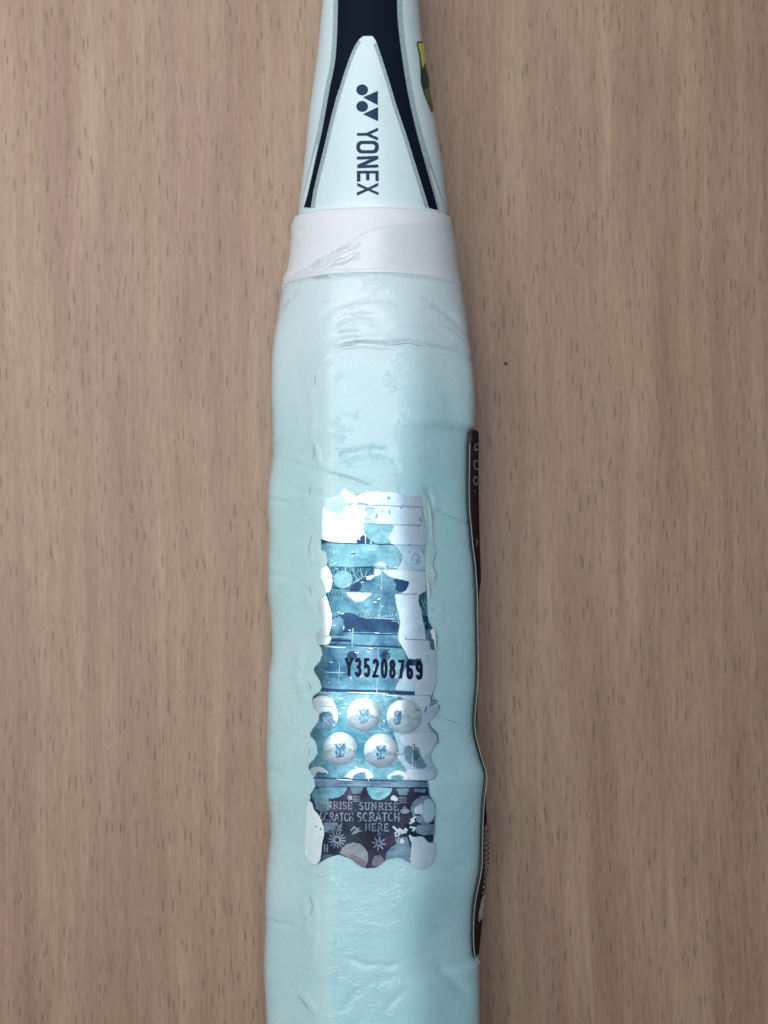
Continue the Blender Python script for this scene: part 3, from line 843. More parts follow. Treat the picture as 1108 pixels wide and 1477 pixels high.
# --- top: pale silvery field
sp('foil_panel', A([(300, 302), (292, 450), (265, 975), (430, 1020), (830, 1035)]) + B([(300, 1050), (812, 1070), (800, 1000), (770, 740), (750, 460), (728, 275), (600, 300), (480, 290), (380, 230)]) + A([(1000, 210), (830, 280), (620, 160), (560, 260), (420, 310)]), 'pale_foil', 1)
sp('foil_panel', A([(296, 310), (420, 312), (560, 262), (690, 290), (830, 300), (770, 400), (600, 470), (480, 500), (300, 450)]), 'pale2_foil', 2, 1)
sp('foil_panel', A([(620, 160), (760, 250), (840, 290), (780, 400), (690, 400), (620, 300)]), 'soft_glare_foil', 3, 1)  # soft foil reflection, painted as a pale patch
sp('glare_patch', A([(294, 430), (330, 500), (430, 540), (520, 570), (590, 560), (640, 470), (760, 420), (860, 425), (930, 470), (958, 520), (920, 640), (925, 740), (945, 850), (880, 930), (835, 1030), (640, 1030), (400, 1020), (350, 995), (268, 975)]), 'glare_foil', 4)
sp('foil_panel', A([(380, 450), (460, 380), (560, 440), (610, 470), (590, 545), (520, 570), (430, 540)]), 'pale2_foil', 5, 1)
sp('foil_panel', A([(960, 500), (1010, 455), (1108, 480), (1108, 700), (1000, 690), (925, 640)]) + B([(40, 560), (55, 600), (30, 660), (-40, 640)]), 'pale2_foil', 4, 0)
sp('foil_panel', A([(925, 720), (1108, 730)]) + B([(330, 740), (260, 860), (200, 960), (310, 1050), (0, 1050)]) + A([(1040, 1000), (990, 920), (945, 850)]), 'teal_foil', 4, 1)
st('crease_line', [A([(710, 412), (850, 415), (990, 428), (1108, 432)]) + B([(170, 436), (440, 448), (745, 460)])], 0.8, 'domeshade_foil', 6)
st('crease_line', [A([(580, 702), (760, 710), (900, 715), (1108, 722)]) + B([(200, 738), (480, 745), (740, 752)])], 0.8, 'domeshade_foil', 6)
st('crease_line', [A([(850, 400), (950, 402), (1000, 420)]), B([(0, 430), (165, 432)])], 1.4, 'domeshade_foil', 7)
st('scuff', [A([(960, 510), (990, 470), (1108, 478)]), B([(20, 640), (50, 575)]), B([(235, 510), (240, 570)]), B([(118, 515), (130, 530)]), B([(225, 290), (245, 305), (228, 340), (212, 310), (228, 292)]),
             B([(720, 640), (732, 690)]), B([(410, 475), (440, 472)]), B([(440, 425), (452, 440)]), D([(550, 170), (556, 200)]), D([(772, 160), (775, 200)]), B([(540, 1060), (575, 1070)])], 1.4, 'domeshade_foil', 6)
st('scuff', [D([(610, 320), (595, 260), (640, 200), (700, 240), (690, 290), (650, 290), (660, 330), (715, 320), (700, 360), (640, 360)])], 0.9, 'domeshade_foil', 6)
# dark teeth at the seam
teeth = A([(835, 1045), (830, 985), (860, 960), (880, 1000), (885, 940), (935, 905), (955, 930), (960, 1040), (975, 1040), (980, 950), (975, 900), (1010, 960), (1040, 990), (1040, 1050)])
sp('dark_patch', teeth, 'navy_foil', 6, 0, 2)
sp('dark_patch', A([(1055, 1050), (1070, 1005), (1100, 1020), (1108, 1050)]), 'navy_foil', 6, 0, 2)
st('seam_line', [A([(262, 985), (340, 1000), (430, 1025), (600, 1035), (830, 1045)]) , B([(0, 1045), (100, 1058), (230, 1050), (300, 1062)])], 1.5, 'navy_foil', 7)
st('scuff', [A([(280, 990), (295, 1020)]), A([(320, 1000), (345, 1020)]), A([(300, 1025), (306, 1000)])], 2.0, 'navy_foil', 6)
st('crease_line', [B([(310, 1062), (560, 1066), (810, 1076)])], 0.7, 'pale2_foil', 6)

# --- teal band
sp('foil_panel', C([(270, 55), (420, 45), (830, 52)]) + D([(0, 62), (310, 70), (380, 140), (440, 260), (400, 360), (350, 440), (0, 430)]) + C([(1108, 400), (700, 425), (400, 415), (372, 300), (340, 160), (262, 140)]), 'teal_foil', 3, 0)
sp('foil_panel', D([(300, 66), (812, 80), (800, 200), (798, 480), (350, 465), (440, 330), (445, 240), (390, 140)]), 'pale2_foil', 2, 0)
sp('foil_panel', D([(40, 350), (100, 338), (190, 370), (200, 410), (60, 400)]), 'pale_foil', 5, 1, 2)
st('scuff', [C([(735, 210), (760, 205), (800, 208)]), D([(205, 410), (220, 425)])], 1.4, 'navy_foil', 5)
# --- fishnet band under teal, dark cells behind it
netA = C([(400, 410), (720, 420), (1108, 425)]) + D([(30, 440), (0, 560)]) + C([(1000, 570), (960, 640), (860, 660), (800, 760), (700, 770), (450, 760), (440, 580)])
sp('foil_panel', netA, 'navy_foil', 3, 0)
net = []
def clip_lines(lines, poly, step=1.2):
    out = []
    for l in lines:
        cur = []
        for a, b in zip(l, l[1:]):
            Ld = math.hypot(b[0]-a[0], b[1]-a[1]); k = max(1, int(Ld / step))
            for q in range(k):
                t = q / k; p = (a[0] + (b[0]-a[0])*t, a[1] + (b[1]-a[1])*t)
                if inside(poly, *p): cur.append(p)
                else:
                    if len(cur) > 1: out.append(cur)
                    cur = []
        if len(cur) > 1: out.append(cur)
    return out
for k in range(-4, 26):
    x = 470 + k * 3.9
    net.append([(x + t * 0.50 + 1.2 * math.sin(t * .3 + k), 815 + t) for t in range(0, 36, 3)])
    net.append([(x + 14 - t * 0.50 + 1.2 * math.sin(t * .33 + k * 2), 815 + t) for t in range(0, 36, 3)])
st('net_print', clip_lines(net, netA), 0.75, 'linet_foil', 4, cap=False)
st('net_print', [C([(490, 430), (570, 520), (470, 600)]), C([(760, 440), (800, 560), (860, 640), (790, 680)]), C([(880, 450), (920, 570)]), C([(1000, 480), (960, 560), (860, 620), (760, 680)]), C([(400, 450), (440, 560), (470, 580)])], 1.0, 'line_foil', 5)
sp('foil_disc', C(circle(610, 620, 150, 40, 140)), 'teal_foil', 6)
# right pale field
sp('foil_panel', D([(0, 440), (120, 470), (350, 465), (800, 485), (800, 640), (812, 800), (700, 870), (560, 850), (330, 845), (430, 820), (490, 790), (555, 660), (400, 620), (230, 570), (120, 480), (110, 540), (0, 580)]), 'pale_foil', 5, 0)
sp('foil_panel', C([(970, 570), (1108, 545)]) + D([(0, 540), (0, 600)]) + C([(1040, 625), (985, 620)]), 'pale_foil', 6, 0, 2)
# fish-like dark shape
sp('foil_panel', D([(0, 590), (110, 545), (125, 480), (200, 560), (300, 600), (420, 625), (555, 658), (500, 795), (430, 825), (330, 845), (240, 830), (0, 830)]) + C([(640, 795), (700, 760), (780, 690), (900, 660), (1020, 640)]), 'mid_foil', 6, 0)
sp('foil_panel', D([(300, 605), (420, 628), (550, 660), (500, 790), (400, 815), (330, 780), (360, 700)]), 'navy_foil', 7, 1, 2)
sp('foil_panel', C([(700, 775), (780, 690), (860, 650), (900, 700), (880, 800), (760, 805)]), 'navy_foil', 7, 1, 2)
st('scratch_or_glint', [D([(112, 560), (118, 640), (108, 700), (120, 790)])], 1.2, 'line_foil', 8)
sp('scratch_or_glint', D([(90, 780), (100, 730), (130, 715), (130, 760), (110, 790)]), 'linew_foil', 9, 0, 2)
# --- lower dark body
sp('foil_panel', C([(350, 840), (640, 810), (1108, 810)]) + D([(0, 830), (325, 845), (345, 960), (380, 1108)]) + Fq([(415, 280), (385, 470), (380, 540), (430, 690), (0, 690)]) + E([(700, 670), (400, 660), (430, 400), (430, 100)]), 'mid_foil', 2, 0)
netB = C([(350, 850), (470, 760), (640, 790), (640, 860), (820, 970), (1000, 1050), (1040, 1100)]) + E([(930, 110), (1050, 170), (960, 235), (870, 235), (800, 180), (680, 150), (560, 190), (440, 215), (420, 60)]) + C([(400, 1060), (370, 920)])
net = []
for k in range(-6, 34):
    x = 466 + k * 2.45
    net.append([(x + 1.4 * math.sin(t * .42 + (k % 2) * 3.14), 846 + t) for t in range(0, 50, 2)])
st('net_print', clip_lines(net, netB, 0.8), 0.85, 'linet_foil', 5, cap=False, step=2)
netR = D([(700, 880), (830, 820), (840, 1000), (760, 1100), (690, 980)]) + Fq([(840, 220), (770, 220)])
st('net_print', clip_lines([[(x + 1.3 * math.sin(t * .5 + i * 3.14), 850 + t) for t in range(0, 44, 2)] for i, x in enumerate(np.arange(602, 618, 2.3))], Fq([(745, -80), (840, -60), (840, 220), (770, 220), (740, 60)])), 0.8, 'linet_foil', 5, cap=False, step=2)
sp('foil_panel', C([(640, 815), (1090, 828), (1000, 900), (920, 970), (800, 970), (700, 890)]), 'pale_foil', 7, 0)
st('scratch_or_glint', [C([(607, 660), (612, 780), (605, 960)])], 0.8, 'line_foil', 8)
sp('scratch_or_glint', C([(615, 640), (665, 650), (640, 690), (615, 700)]), 'linew_foil', 9, 0, 2)
# navy band and rails
sp('foil_panel', E([(440, 235), (560, 185), (680, 150), (800, 180), (880, 235), (1108, 240)]) + Fq([(0, 245), (330, 265), (412, 300), (385, 480), (0, 470)]) + E([(1108, 460), (780, 450), (640, 460), (520, 400), (440, 440)]), 'navy_foil', 5, 0)
sp('foil_panel', E([(430, 240), (600, 200), (640, 460), (430, 500)]), 'mid_foil', 6, 1)
st('scratch_or_glint', [E([(790, 465), (950, 468), (1108, 468)]) + Fq([(100, 480), (380, 478)])], 1.0, 'mid_foil', 7)
st('dark_line', [E([(780, 488), (950, 488), (1108, 492)]) + Fq([(0, 495), (150, 500), (385, 498)])], 1.8, 'navy_foil', 7)
st('dark_line', [E([(430, 660), (740, 672), (1108, 690)]) + Fq([(0, 688), (250, 700), (432, 710)])], 2.2, 'navy_foil', 7)
st('dark_line', [E([(430, 590), (740, 600)])], 3.0, 'navy_foil', 6)
st('scratch_or_glint', [E([(890, 703), (1108, 708)]) + Fq([(0, 705), (120, 715), (310, 720)])], 1.2, 'line_foil', 8)
st('scratch_or_glint', [E([(300, 520), (430, 535), (750, 540), (785, 545)])], 1.3, 'line_foil', 9)
st('scratch_or_glint', [E([(772, 400), (760, 540), (755, 600), (760, 690)])], 1.7, 'line_foil', 9)
st('scratch_or_glint', [E([(960, 235), (1108, 235)]) + Fq([(0, 235), (100, 240), (320, 255)])], 1.7, 'line_foil', 8)
st('scratch_or_glint', [Fq([(96, 0), (92, 60), (85, 200)])], 1.2, 'line_foil', 9)
sp('scratch_or_glint', Fq([(45, 180), (90, 170), (100, 215), (60, 225)]), 'linew_foil', 10, 0, 2)
st('net_print', [Fq([(120, 215), (180, 200), (240, 205)]), Fq([(190, 180), (195, 215)]), Fq([(255, 175), (250, 210), (290, 205), (285, 170)]), Fq([(320, 180), (350, 195), (375, 180), (370, 140)]), Fq([(280, 290), (330, 285), (385, 300), (390, 330)]),
                   E([(900, 120), (960, 110), (1050, 165), (960, 225), (900, 200)]), E([(960, 130), (980, 200)])], 1.1, 'line_foil', 8)
# right pale column
sp('foil_panel', D([(325, 845), (560, 852), (700, 870), (690, 980), (735, 1108)]) + Fq([(745, 200), (790, 450), (805, 580), (860, 600), (880, 730), (960, 760), (970, 980), (960, 1100)]) + H([(960, 280), (900, 470), (640, 470), (630, 300), (700, 200), (740, 0)]) + Fq([(740, 880), (640, 890), (540, 880), (470, 730), (400, 620), (380, 520), (415, 300), (380, 120), (345, 0)]) + D([(345, 960)]), 'pale_foil', 8, 0)
sp('foil_panel', Fq([(770, 215), (840, 225), (850, 400), (880, 430), (905, 585), (810, 585), (790, 450)]), 'teal_foil', 7, 0, 2)
sp('dark_patch', Fq([(765, 215), (835, 220), (842, 300), (850, 400), (820, 440), (795, 380), (810, 300), (765, 300)]), 'navy_foil', 9, 0, 2)
sp('foil_panel', Fq([(865, 605), (935, 605), (948, 730), (880, 730)]), 'teal_foil', 9, 0, 2)
sp('glare_patch', Fq([(875, 430), (940, 395), (960, 560), (970, 755), (948, 740), (935, 600), (905, 560)]), 'soft_glare_foil', 9, 0, 2)
sp('glare_patch', Fq([(845, 85), (880, 70), (930, 85), (920, 110), (880, 105)]), 'glare_foil', 9, 0, 2)
st('crease_line', [Fq([(500, 535), (492, 578), (700, 582), (905, 595)])], 1.1, 'domeshade_foil', 10)
st('crease_line', [D([(325, 845), (500, 855), (660, 850), (655, 830)])], 0.9, 'domeshade_foil', 10)
sp('scuff', Fq([(770, 880), (800, 850), (830, 820), (850, 850), (840, 950), (790, 960), (760, 940)]), 'pale2_foil', 10, 1, 2)
st('scuff', [Fq([(680, 330), (710, 370), (725, 395)]), Fq([(700, 440), (715, 425)])], 2.0, 'pale2_foil', 10)
# bright reflections on the left, painted as scalloped blobs
sp('glare_patch', C([(350, 400), (372, 400), (400, 480), (430, 560), (446, 640), (430, 740), (405, 820), (352, 830), (345, 760), (310, 670), (260, 600), (245, 520), (280, 440)]), 'glare_foil', 8, 1, 2)
sp('glare_patch', C([(335, 872), (352, 880), (385, 980), (410, 1070)]) + E([(425, 120), (440, 250), (425, 380), (395, 500), (400, 525), (435, 535), (410, 620), (375, 665), (320, 668), (230, 650), (190, 570), (205, 480), (290, 390), (322, 310), (310, 230), (250, 150), (215, 60)]) + C([(230, 980)]), 'glare_foil', 8, 1, 2)
# --- serial number band
sp('foil_panel', E([(230, 655), (700, 672), (1108, 710)]) + Fq([(430, 715), (480, 790), (540, 890), (540, 1000)]) + H([(400, 250), (310, 400), (0, 400)]) + G([(1108, 400), (400, 360), (277, 345), (258, 240), (200, 150), (163, 80)]) + E([(170, 1030), (250, 940), (300, 820), (272, 700)]), 'mid_foil', 7, 0)
sp('foil_panel', H([(310, 395), (430, 170), (520, 0), (740, 0), (700, 200), (630, 300), (632, 415)]), 'pale2_foil', 8, 0)
sp('foil_panel', Fq([(200, 725), (440, 725), (520, 870), (480, 1000), (330, 1100), (200, 1000)]), 'teal_foil', 8, 1)
sp('dark_patch', G([(255, 400), (290, 358), (450, 375), (680, 385), (1108, 390)]) + H([(0, 390), (300, 402), (632, 412), (635, 465), (300, 452), (0, 440)]) + G([(1108, 440), (600, 420), (400, 408)]), 'navy_foil', 9, 0)
st('scratch_or_glint', [E([(560, 940), (560, 1108)]), G([(555, 20), (548, 200), (540, 260)])], 1.0, 'line_foil', 10)
st('scratch_or_glint', [G([(330, 100), (460, 110), (560, 108), (660, 110)])], 1.8, 'line_foil', 10, taper=True)
st('scratch_or_glint', [Fq([(62, 725), (60, 900)]), H([(48, 190), (40, 400), (30, 520)])], 1.3, 'line_foil', 10)
sp('scratch_or_glint', G([(870, 150), (890, 110), (920, 130), (940, 185), (860, 192)]), 'linew_foil', 10, 0, 2)
sp('scratch_or_glint', H([(310, 180), (330, 140), (385, 140), (370, 175), (320, 195)]), 'linew_foil', 10, 0, 2)
sp('scratch_or_glint', H([(190, 140), (215, 130), (220, 165)]), 'linew_foil', 10, 0, 2)
st('scratch_or_glint', [G([(680, 105), (790, 110)])], 1.0, 'linet_foil', 10, taper=True)
for x in (508, 556, 590): sp('dark_patch', circle(x, 946, 7, 16, 7), 'navy_foil', 8, 0, 2) if x != 590 else None
ser = []
u = 0
xs = [497.6, 511.5, 524.3, 536.6, 548.8, 560.6, 572.8, 585.0, 597.8]
for i, ch in enumerate('Y35208769'):
    w, ls = GL[ch]; x0 = xs[i] + .9; ww = 11.0 if ch == 'Y' else 9.3; k = (ww - 2.4) / (.62 if ch == 'Y' else .5)
    yb = 974.5 + (x0 - 497) * .046
    for l in ls: ser.append([(x0 + a * k + 1.0, yb - .6 - b * 24.6) for a, b in l])
st('serial_number', ser, 4.3, 'serial_ink', 12, cap=True, step=1.5)

# --- cyan dome field
sp('foil_panel', G([(150, 488), (250, 415), (500, 430), (1108, 445)]) + H([(0, 445), (600, 465), (900, 475), (960, 560), (1000, 600), (1022, 690), (945, 800), (850, 900), (900, 1000), (985, 1090)]) + J([(1003, 220), (930, 300), (872, 430), (900, 550), (990, 700), (950, 800), (840, 835), (450, 830), (0, 830)]) + I([(1108, 820), (180, 790), (70, 640), (90, 570), (170, 490), (217, 400), (210, 290), (170, 190), (100, 130)]) + G([(100, 1080), (150, 1000), (252, 880), (245, 750), (160, 680), (128, 560)]), 'cyan_foil', 5, 0)
sp('foil_panel', H([(330, 470), (900, 475), (1000, 600), (1022, 690), (945, 800), (850, 900), (900, 1000), (985, 1090)]) + J([(1003, 220), (930, 300), (872, 430), (900, 550), (990, 700), (950, 800), (840, 835), (480, 830), (500, 640), (440, 560), (330, 420), (370, 380), (330, 160), (300, 60), (560, 60)]) + H([(740, 860), (720, 720), (620, 590), (500, 540), (420, 500)]), 'pale2_foil', 6, 0)
sp('foil_panel', H([(640, 475), (900, 480), (870, 600), (810, 680), (760, 690), (700, 640), (640, 560)]), 'pale_foil', 7, 1, 2)
sp('foil_panel', J([(400, 100), (900, 60), (990, 130), (930, 290), (860, 400), (740, 500), (720, 320), (560, 280), (400, 240)]), 'pale_foil', 7, 1, 2)
sp('foil_panel', J([(510, 640), (700, 660), (960, 700), (940, 800), (830, 830), (520, 820)]), 'pale_foil', 7, 1, 2)
st('print_line', [G([(250, 430), (700, 430)]), G([(350, 440), (420, 480), (480, 470), (520, 500), (600, 505), (700, 480), (730, 500), (720, 620)]), G([(500, 640), (700, 665)]), G([(550, 620), (640, 615)]),
                    H([(0, 560), (200, 555)]), H([(20, 520), (300, 520), (320, 480), (380, 485), (330, 515)]), G([(750, 455), (830, 460), (820, 510), (760, 515)]), G([(860, 470), (1000, 480), (1100, 500)])], 1.0, 'line_foil', 6)
st('print_line', [H([(30, 590), (115, 740), (240, 590), (330, 525)]), H([(580, 560), (650, 640), (720, 720), (710, 850)]), H([(820, 650), (790, 740)]), H([(880, 480), (900, 560), (980, 560)]), H([(870, 640), (960, 590)]), H([(900, 600), (900, 520)])], 1.5, 'mid_foil', 8)
st('print_line', [G([(140, 545), (170, 495), (240, 460)]), G([(360, 430), (500, 480)]), H([(840, 920), (880, 990), (980, 1085)]), J([(985, 90), (1000, 220), (975, 250)]), H([(1020, 640), (1010, 700)])], 1.2, 'mid_foil', 8)
for (cx, cy) in ((60, 600), (100, 640), (150, 600), (100, 690), (60, 650)): st('print_line', [H([(cx, cy - 15), (cx + 20, cy + 5), (cx - 5, cy + 20)])], 0.8, 'line_foil', 7)
rng2 = random.Random(5)
for k in range(34):   # letter rubble printed between the domes
    x = rng2.uniform(-10, 260); y = rng2.uniform(890, 1045)
    if y < 960 and not (40 < x < 190): continue
    r = rng2.uniform(9, 17)
    st('print_line', [H([(x - r, y), (x, y - r), (x + r, y), (x + rng2.uniform(-5, 9), y + r)])], 0.9, 'line_foil', 7, step=2)
st('print_line', [G([(1000, 1055), (1108, 1050)]) + H([(0, 1050), (250, 1050)])], 1.0, 'line_foil', 7)

def dome(cx, cy, r, clip=None, shade=True, lab=True, mats='dome_foil', ok='OK', sx=0, sw=1.0):
    pl = circle(cx, cy, r, 44, r * 1.0)
    if clip: pl = [p for p in clip(pl)]
    hgt = 0.00022
    def bl(x, y):
        q = ((x - cx) ** 2 + (y - cy) ** 2) / (r * r)
        return hgt * max(0, 1 - q) ** .8
    o = patch('foil_disc', pl, mats, 9, sticker, S_grip, 1.6, 0, (), SB, bl, 1.3)
    if shade:
        def inr(q, k=.97):
            out = []
            for x, y in q:
                d = math.hypot(x - cx, y - cy); f = min(1, r * k / max(d, 1e-6)); out.append((cx + (x - cx) * f, cy + (y - cy) * f))
            return out
        low = inr([(cx - 26, cy + 7), (cx - 8, cy + 1), (cx + 4 + sx, cy - 2), (cx + 14, cy + 4), (cx + 26, cy + 5), (cx + 22, cy + 16), (cx + 10, cy + 26), (cx, cy + 27), (cx - 10, cy + 26), (cx - 20, cy + 18)])  # shading of the dome's lower side, painted as a soft patch
        patch('print_or_shade', low, 'lowshade_foil', 10, sticker, S_grip, 1.6, 1, (), SB, bl, 11)
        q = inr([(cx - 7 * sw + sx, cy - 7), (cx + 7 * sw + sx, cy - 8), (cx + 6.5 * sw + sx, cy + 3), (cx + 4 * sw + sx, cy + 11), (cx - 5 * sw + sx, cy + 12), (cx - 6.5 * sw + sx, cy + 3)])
        patch('print_or_shade', q, 'mid_foil', 11, sticker, S_grip, 1.4, 0, (), SB, bl, 4.0)
        nick = [[(cx - 4 * sw + sx, cy - 8), (cx - 1 + sx, cy - 3), (cx + 3 * sw + sx, cy - 7.5)], [(cx - 7 * sw + sx, cy - 5), (cx - 6.5 * sw + sx, cy + 2)]]
        strokes('print_line', nick, 1.0, 'dome_foil', 12, sticker, S_grip, SB + hgt * .95, 1.5)
    if lab:
        ls = text_lines(ok, cx - 8.5 + sx, cy + 9.5, 8.5, 17 if len(ok) == 2 else 8, .25)
        V = strokes('lettering', ls, 0.95, 'pale2_foil', 12, sticker, S_grip, SB + hgt * .93, 1.5)
    return o
left1 = lambda pl: [(max(x, 462.3 if y > 1027 else 453.5 + max(0, (y - 1010)) * .5), y) for x, y in pl]
sp('foil_panel', G([(140, 560), (180, 510), (280, 480), (400, 500), (465, 560), (540, 760), (520, 900), (440, 1000), (240, 990), (255, 880), (245, 750), (160, 680)]), 'dome_foil', 9, 1, 2)
sp('print_or_shade', G([(252, 755), (440, 735), (445, 860), (500, 900), (440, 990), (250, 1000), (180, 990), (252, 880)]), 'domeshade_foil', 10, 1, 2)
sp('print_or_shade', G([(255, 760), (430, 740), (350, 860), (270, 900)]), 'mid_foil', 11, 1, 2)
st('crease_line', [G([(250, 643), (340, 648), (455, 652)])], 0.8, 'domeshade_foil', 11)
st('lettering', text_lines('K', 467.5, 1045, 11, 8.5), 0.95, 'pale2_foil', 12, step=1.5)
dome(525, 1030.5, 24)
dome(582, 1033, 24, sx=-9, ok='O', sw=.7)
sp('foil_panel', H([(450, 700), (700, 705), (705, 850), (640, 960), (520, 960), (460, 880)]), 'dome_foil', 13, 1, 2)
st('crease_line', [H([(440, 650), (460, 690), (700, 708)]), H([(460, 760), (470, 800), (455, 840)])], 1.6, 'mid_foil', 14)
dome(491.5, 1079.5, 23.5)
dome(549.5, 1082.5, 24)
st('crease_line', [J([(105, 410), (330, 410), (460, 412)])], 0.9, 'domeshade_foil', 21)
st('print_line', [J([(300, 140), (345, 220), (375, 370)])], 1.6, 'mid_foil', 12)
sp('print_or_shade', J([(480, 300), (560, 290), (600, 330), (600, 590), (520, 530), (480, 430)]), 'domeshade_foil', 9, 1, 2)
sp('print_or_shade', J([(620, 310), (690, 310), (700, 430), (780, 560), (820, 620), (700, 640), (610, 600)]), 'domeshade_foil', 9, 1, 2)
sp('print_or_shade', J([(620, 370), (685, 380), (690, 490), (615, 510)]), 'mid_foil', 10, 1, 2)
st('print_line', [J([(600, 255), (630, 265), (625, 370)])], 1.2, 'mid_foil', 11)
st('scratch_or_glint', [J([(605, 400), (600, 580)])], 1.2, 'line_foil', 11)
st('print_line', [J([(0, 85), (180, 85), (290, 130)])], 2.6, 'teal_foil', 8)
st('lettering', text_lines('INE', 512, 1101.5, 7, 19, .2), 1.0, 'line_foil', 8, step=1.5)
# third, cut row
cut = lambda pl: [(x, min(y, 1123.0)) for x, y in pl]
sp('foil_disc', I([(85, 660), (150, 620), (250, 610), (340, 650), (400, 720), (370, 785), (180, 785)]), 'dome_foil', 9, 1, 2)
sp('print_or_shade', I([(195, 710), (330, 715), (400, 730), (380, 785), (200, 785)]), 'mid_foil', 10, 1, 2)
sp('foil_disc', I([(615, 800), (690, 700), (790, 645), (900, 632), (1010, 660), (1080, 720), (1105, 810)]), 'dome_foil', 9, 1, 2)
sp('print_or_shade', I([(775, 790), (800, 745), (880, 720), (960, 710), (975, 815), (780, 810)]), 'mid_foil', 10, 0, 2)
sp('foil_disc', J([(170, 815), (240, 730), (350, 675), (460, 690), (530, 740), (560, 825)]), 'dome_foil', 9, 1, 2)
sp('print_or_shade', J([(265, 810), (290, 765), (400, 755), (455, 775), (450, 830), (270, 820)]), 'mid_foil', 10, 0, 2)
st('print_line', [I([(930, 600), (1020, 630), (1090, 690)]), J([(180, 720), (260, 650), (360, 615), (500, 665)])], 2.2, 'teal_foil', 8)

# --- rail between the fields
sp('foil_panel', I([(160, 790), (620, 810), (1108, 825)]) + J([(0, 830), (350, 840), (848, 870), (842, 1100)]) + I([(190, 1100), (190, 940)]), 'slate_foil', 9, 0)
st('dark_line', [I([(165, 792), (600, 808), (900, 825), (1108, 835)]) + J([(0, 830), (200, 835), (350, 845)])], 1.5, 'navy_foil', 11)
st('dark_line', [I([(540, 905), (800, 900), (1108, 910)]) + J([(0, 915), (300, 930), (840, 930)])], 2.4, 'domeshade_foil', 10)
st('scratch_or_glint', [J([(100, 900), (350, 890), (500, 905)])], 1.2, 'lineg_foil', 11, taper=True)
# --- dark printed scratch panel
sp('foil_panel', K([(190, 160), (840, 165), (1108, 165)]) + L([(0, 165), (842, 170), (860, 300), (945, 450), (940, 650), (935, 900)]) + Nq([(932, 100), (920, 350), (560, 400), (180, 640), (60, 750)]) + Mq([(1100, 780), (1000, 788), (900, 760), (740, 640), (560, 575), (400, 570), (300, 560), (320, 120)]) + K([(320, 760), (250, 600), (120, 380), (110, 290)]), 'dark_foil', 11, 0)
sp('foil_panel', K([(120, 290), (200, 160), (290, 250), (420, 380), (400, 560), (250, 560), (180, 400)]), 'teal_foil', 12, 1, 2)
sp('foil_panel', K([(230, 380), (760, 380), (770, 560), (250, 555)]), 'purple_foil', 12, 0)
sp('foil_panel', K([(540, 370), (640, 270), (710, 160), (760, 260), (770, 380)]), 'purple_foil', 12, 0, 2)
sp('foil_disc', K([(235, 165), (690, 165), (640, 260), (560, 320), (440, 345), (330, 320), (260, 250)]), 'teal_foil', 13, 0, 2)
sp('foil_disc', K([(980, 165), (1108, 165)]) + L([(0, 165), (300, 180), (250, 270), (160, 345), (60, 368), (-30, 350), (-90, 270)]), 'teal_foil', 13, 0, 2)
sp('foil_panel', K([(720, 165), (940, 165), (890, 270), (770, 275)]), 'slate_foil', 13, 0, 2)
sp('foil_panel', L([(340, 185), (560, 180), (520, 290), (400, 290)]), 'slate_foil', 13, 0, 2)
sp('foil_panel', L([(530, 200), (620, 180), (640, 260), (760, 270), (800, 300), (660, 360), (590, 430), (530, 420)]), 'maroon_foil', 12, 0, 2)
sp('foil_panel', L([(620, 185), (820, 190), (790, 250), (640, 240)]), 'slate_foil', 13, 0, 2)
sp('foil_panel', L([(410, 620), (600, 610), (560, 760), (420, 800), (360, 740)]), 'maroon_foil', 12, 0, 2)
sp('foil_panel', Mq([(620, 60), (970, 60), (1040, 280), (1108, 400), (1000, 560), (820, 380), (640, 440), (560, 540), (400, 560), (320, 540), (340, 220)]), 'char_foil', 12, 0, 2)
sp('foil_panel', K([(320, 720), (520, 730), (600, 850), (480, 890), (330, 880)]), 'slate_foil', 12, 0, 2)
st('print_line', [K([(400, 790), (500, 800)]), K([(380, 830), (500, 830)]), K([(430, 760), (500, 765)])], 1.0, 'lineg_foil', 14)
sp('foil_panel', Mq([(1000, 490), (1108, 480)]) + Nq([(150, 520), (200, 560), (160, 670), (60, 750)]) + Mq([(1100, 780), (1000, 780), (1008, 640)]), 'maroon_foil', 12, 0, 2)
sp('foil_panel', Nq([(150, 280), (330, 250), (380, 300), (330, 400), (200, 480), (130, 420)]), 'maroon_foil', 13, 1, 2)
st('print_dot', [K([(690, 335), (710, 310), (745, 320), (745, 350), (700, 365)])], 2.2, 'linew_foil', 14, step=2)
sp('print_dot', K(circle(715, 335, 36, 20)), 'lineg_foil', 14, 0, 2)
sp('print_dot', L([(255, 330), (300, 285), (350, 320), (385, 350), (350, 400), (300, 370), (262, 370)]), 'linew_foil', 14, 1, 2)
st('print_line', [K([(770, y), (885, y + 4)]) for y in (305, 335, 362, 385)] + [L([(395, y), (515, y + 3)]) for y in (325, 350, 378, 405)], 1.0, 'lineg_foil', 14)
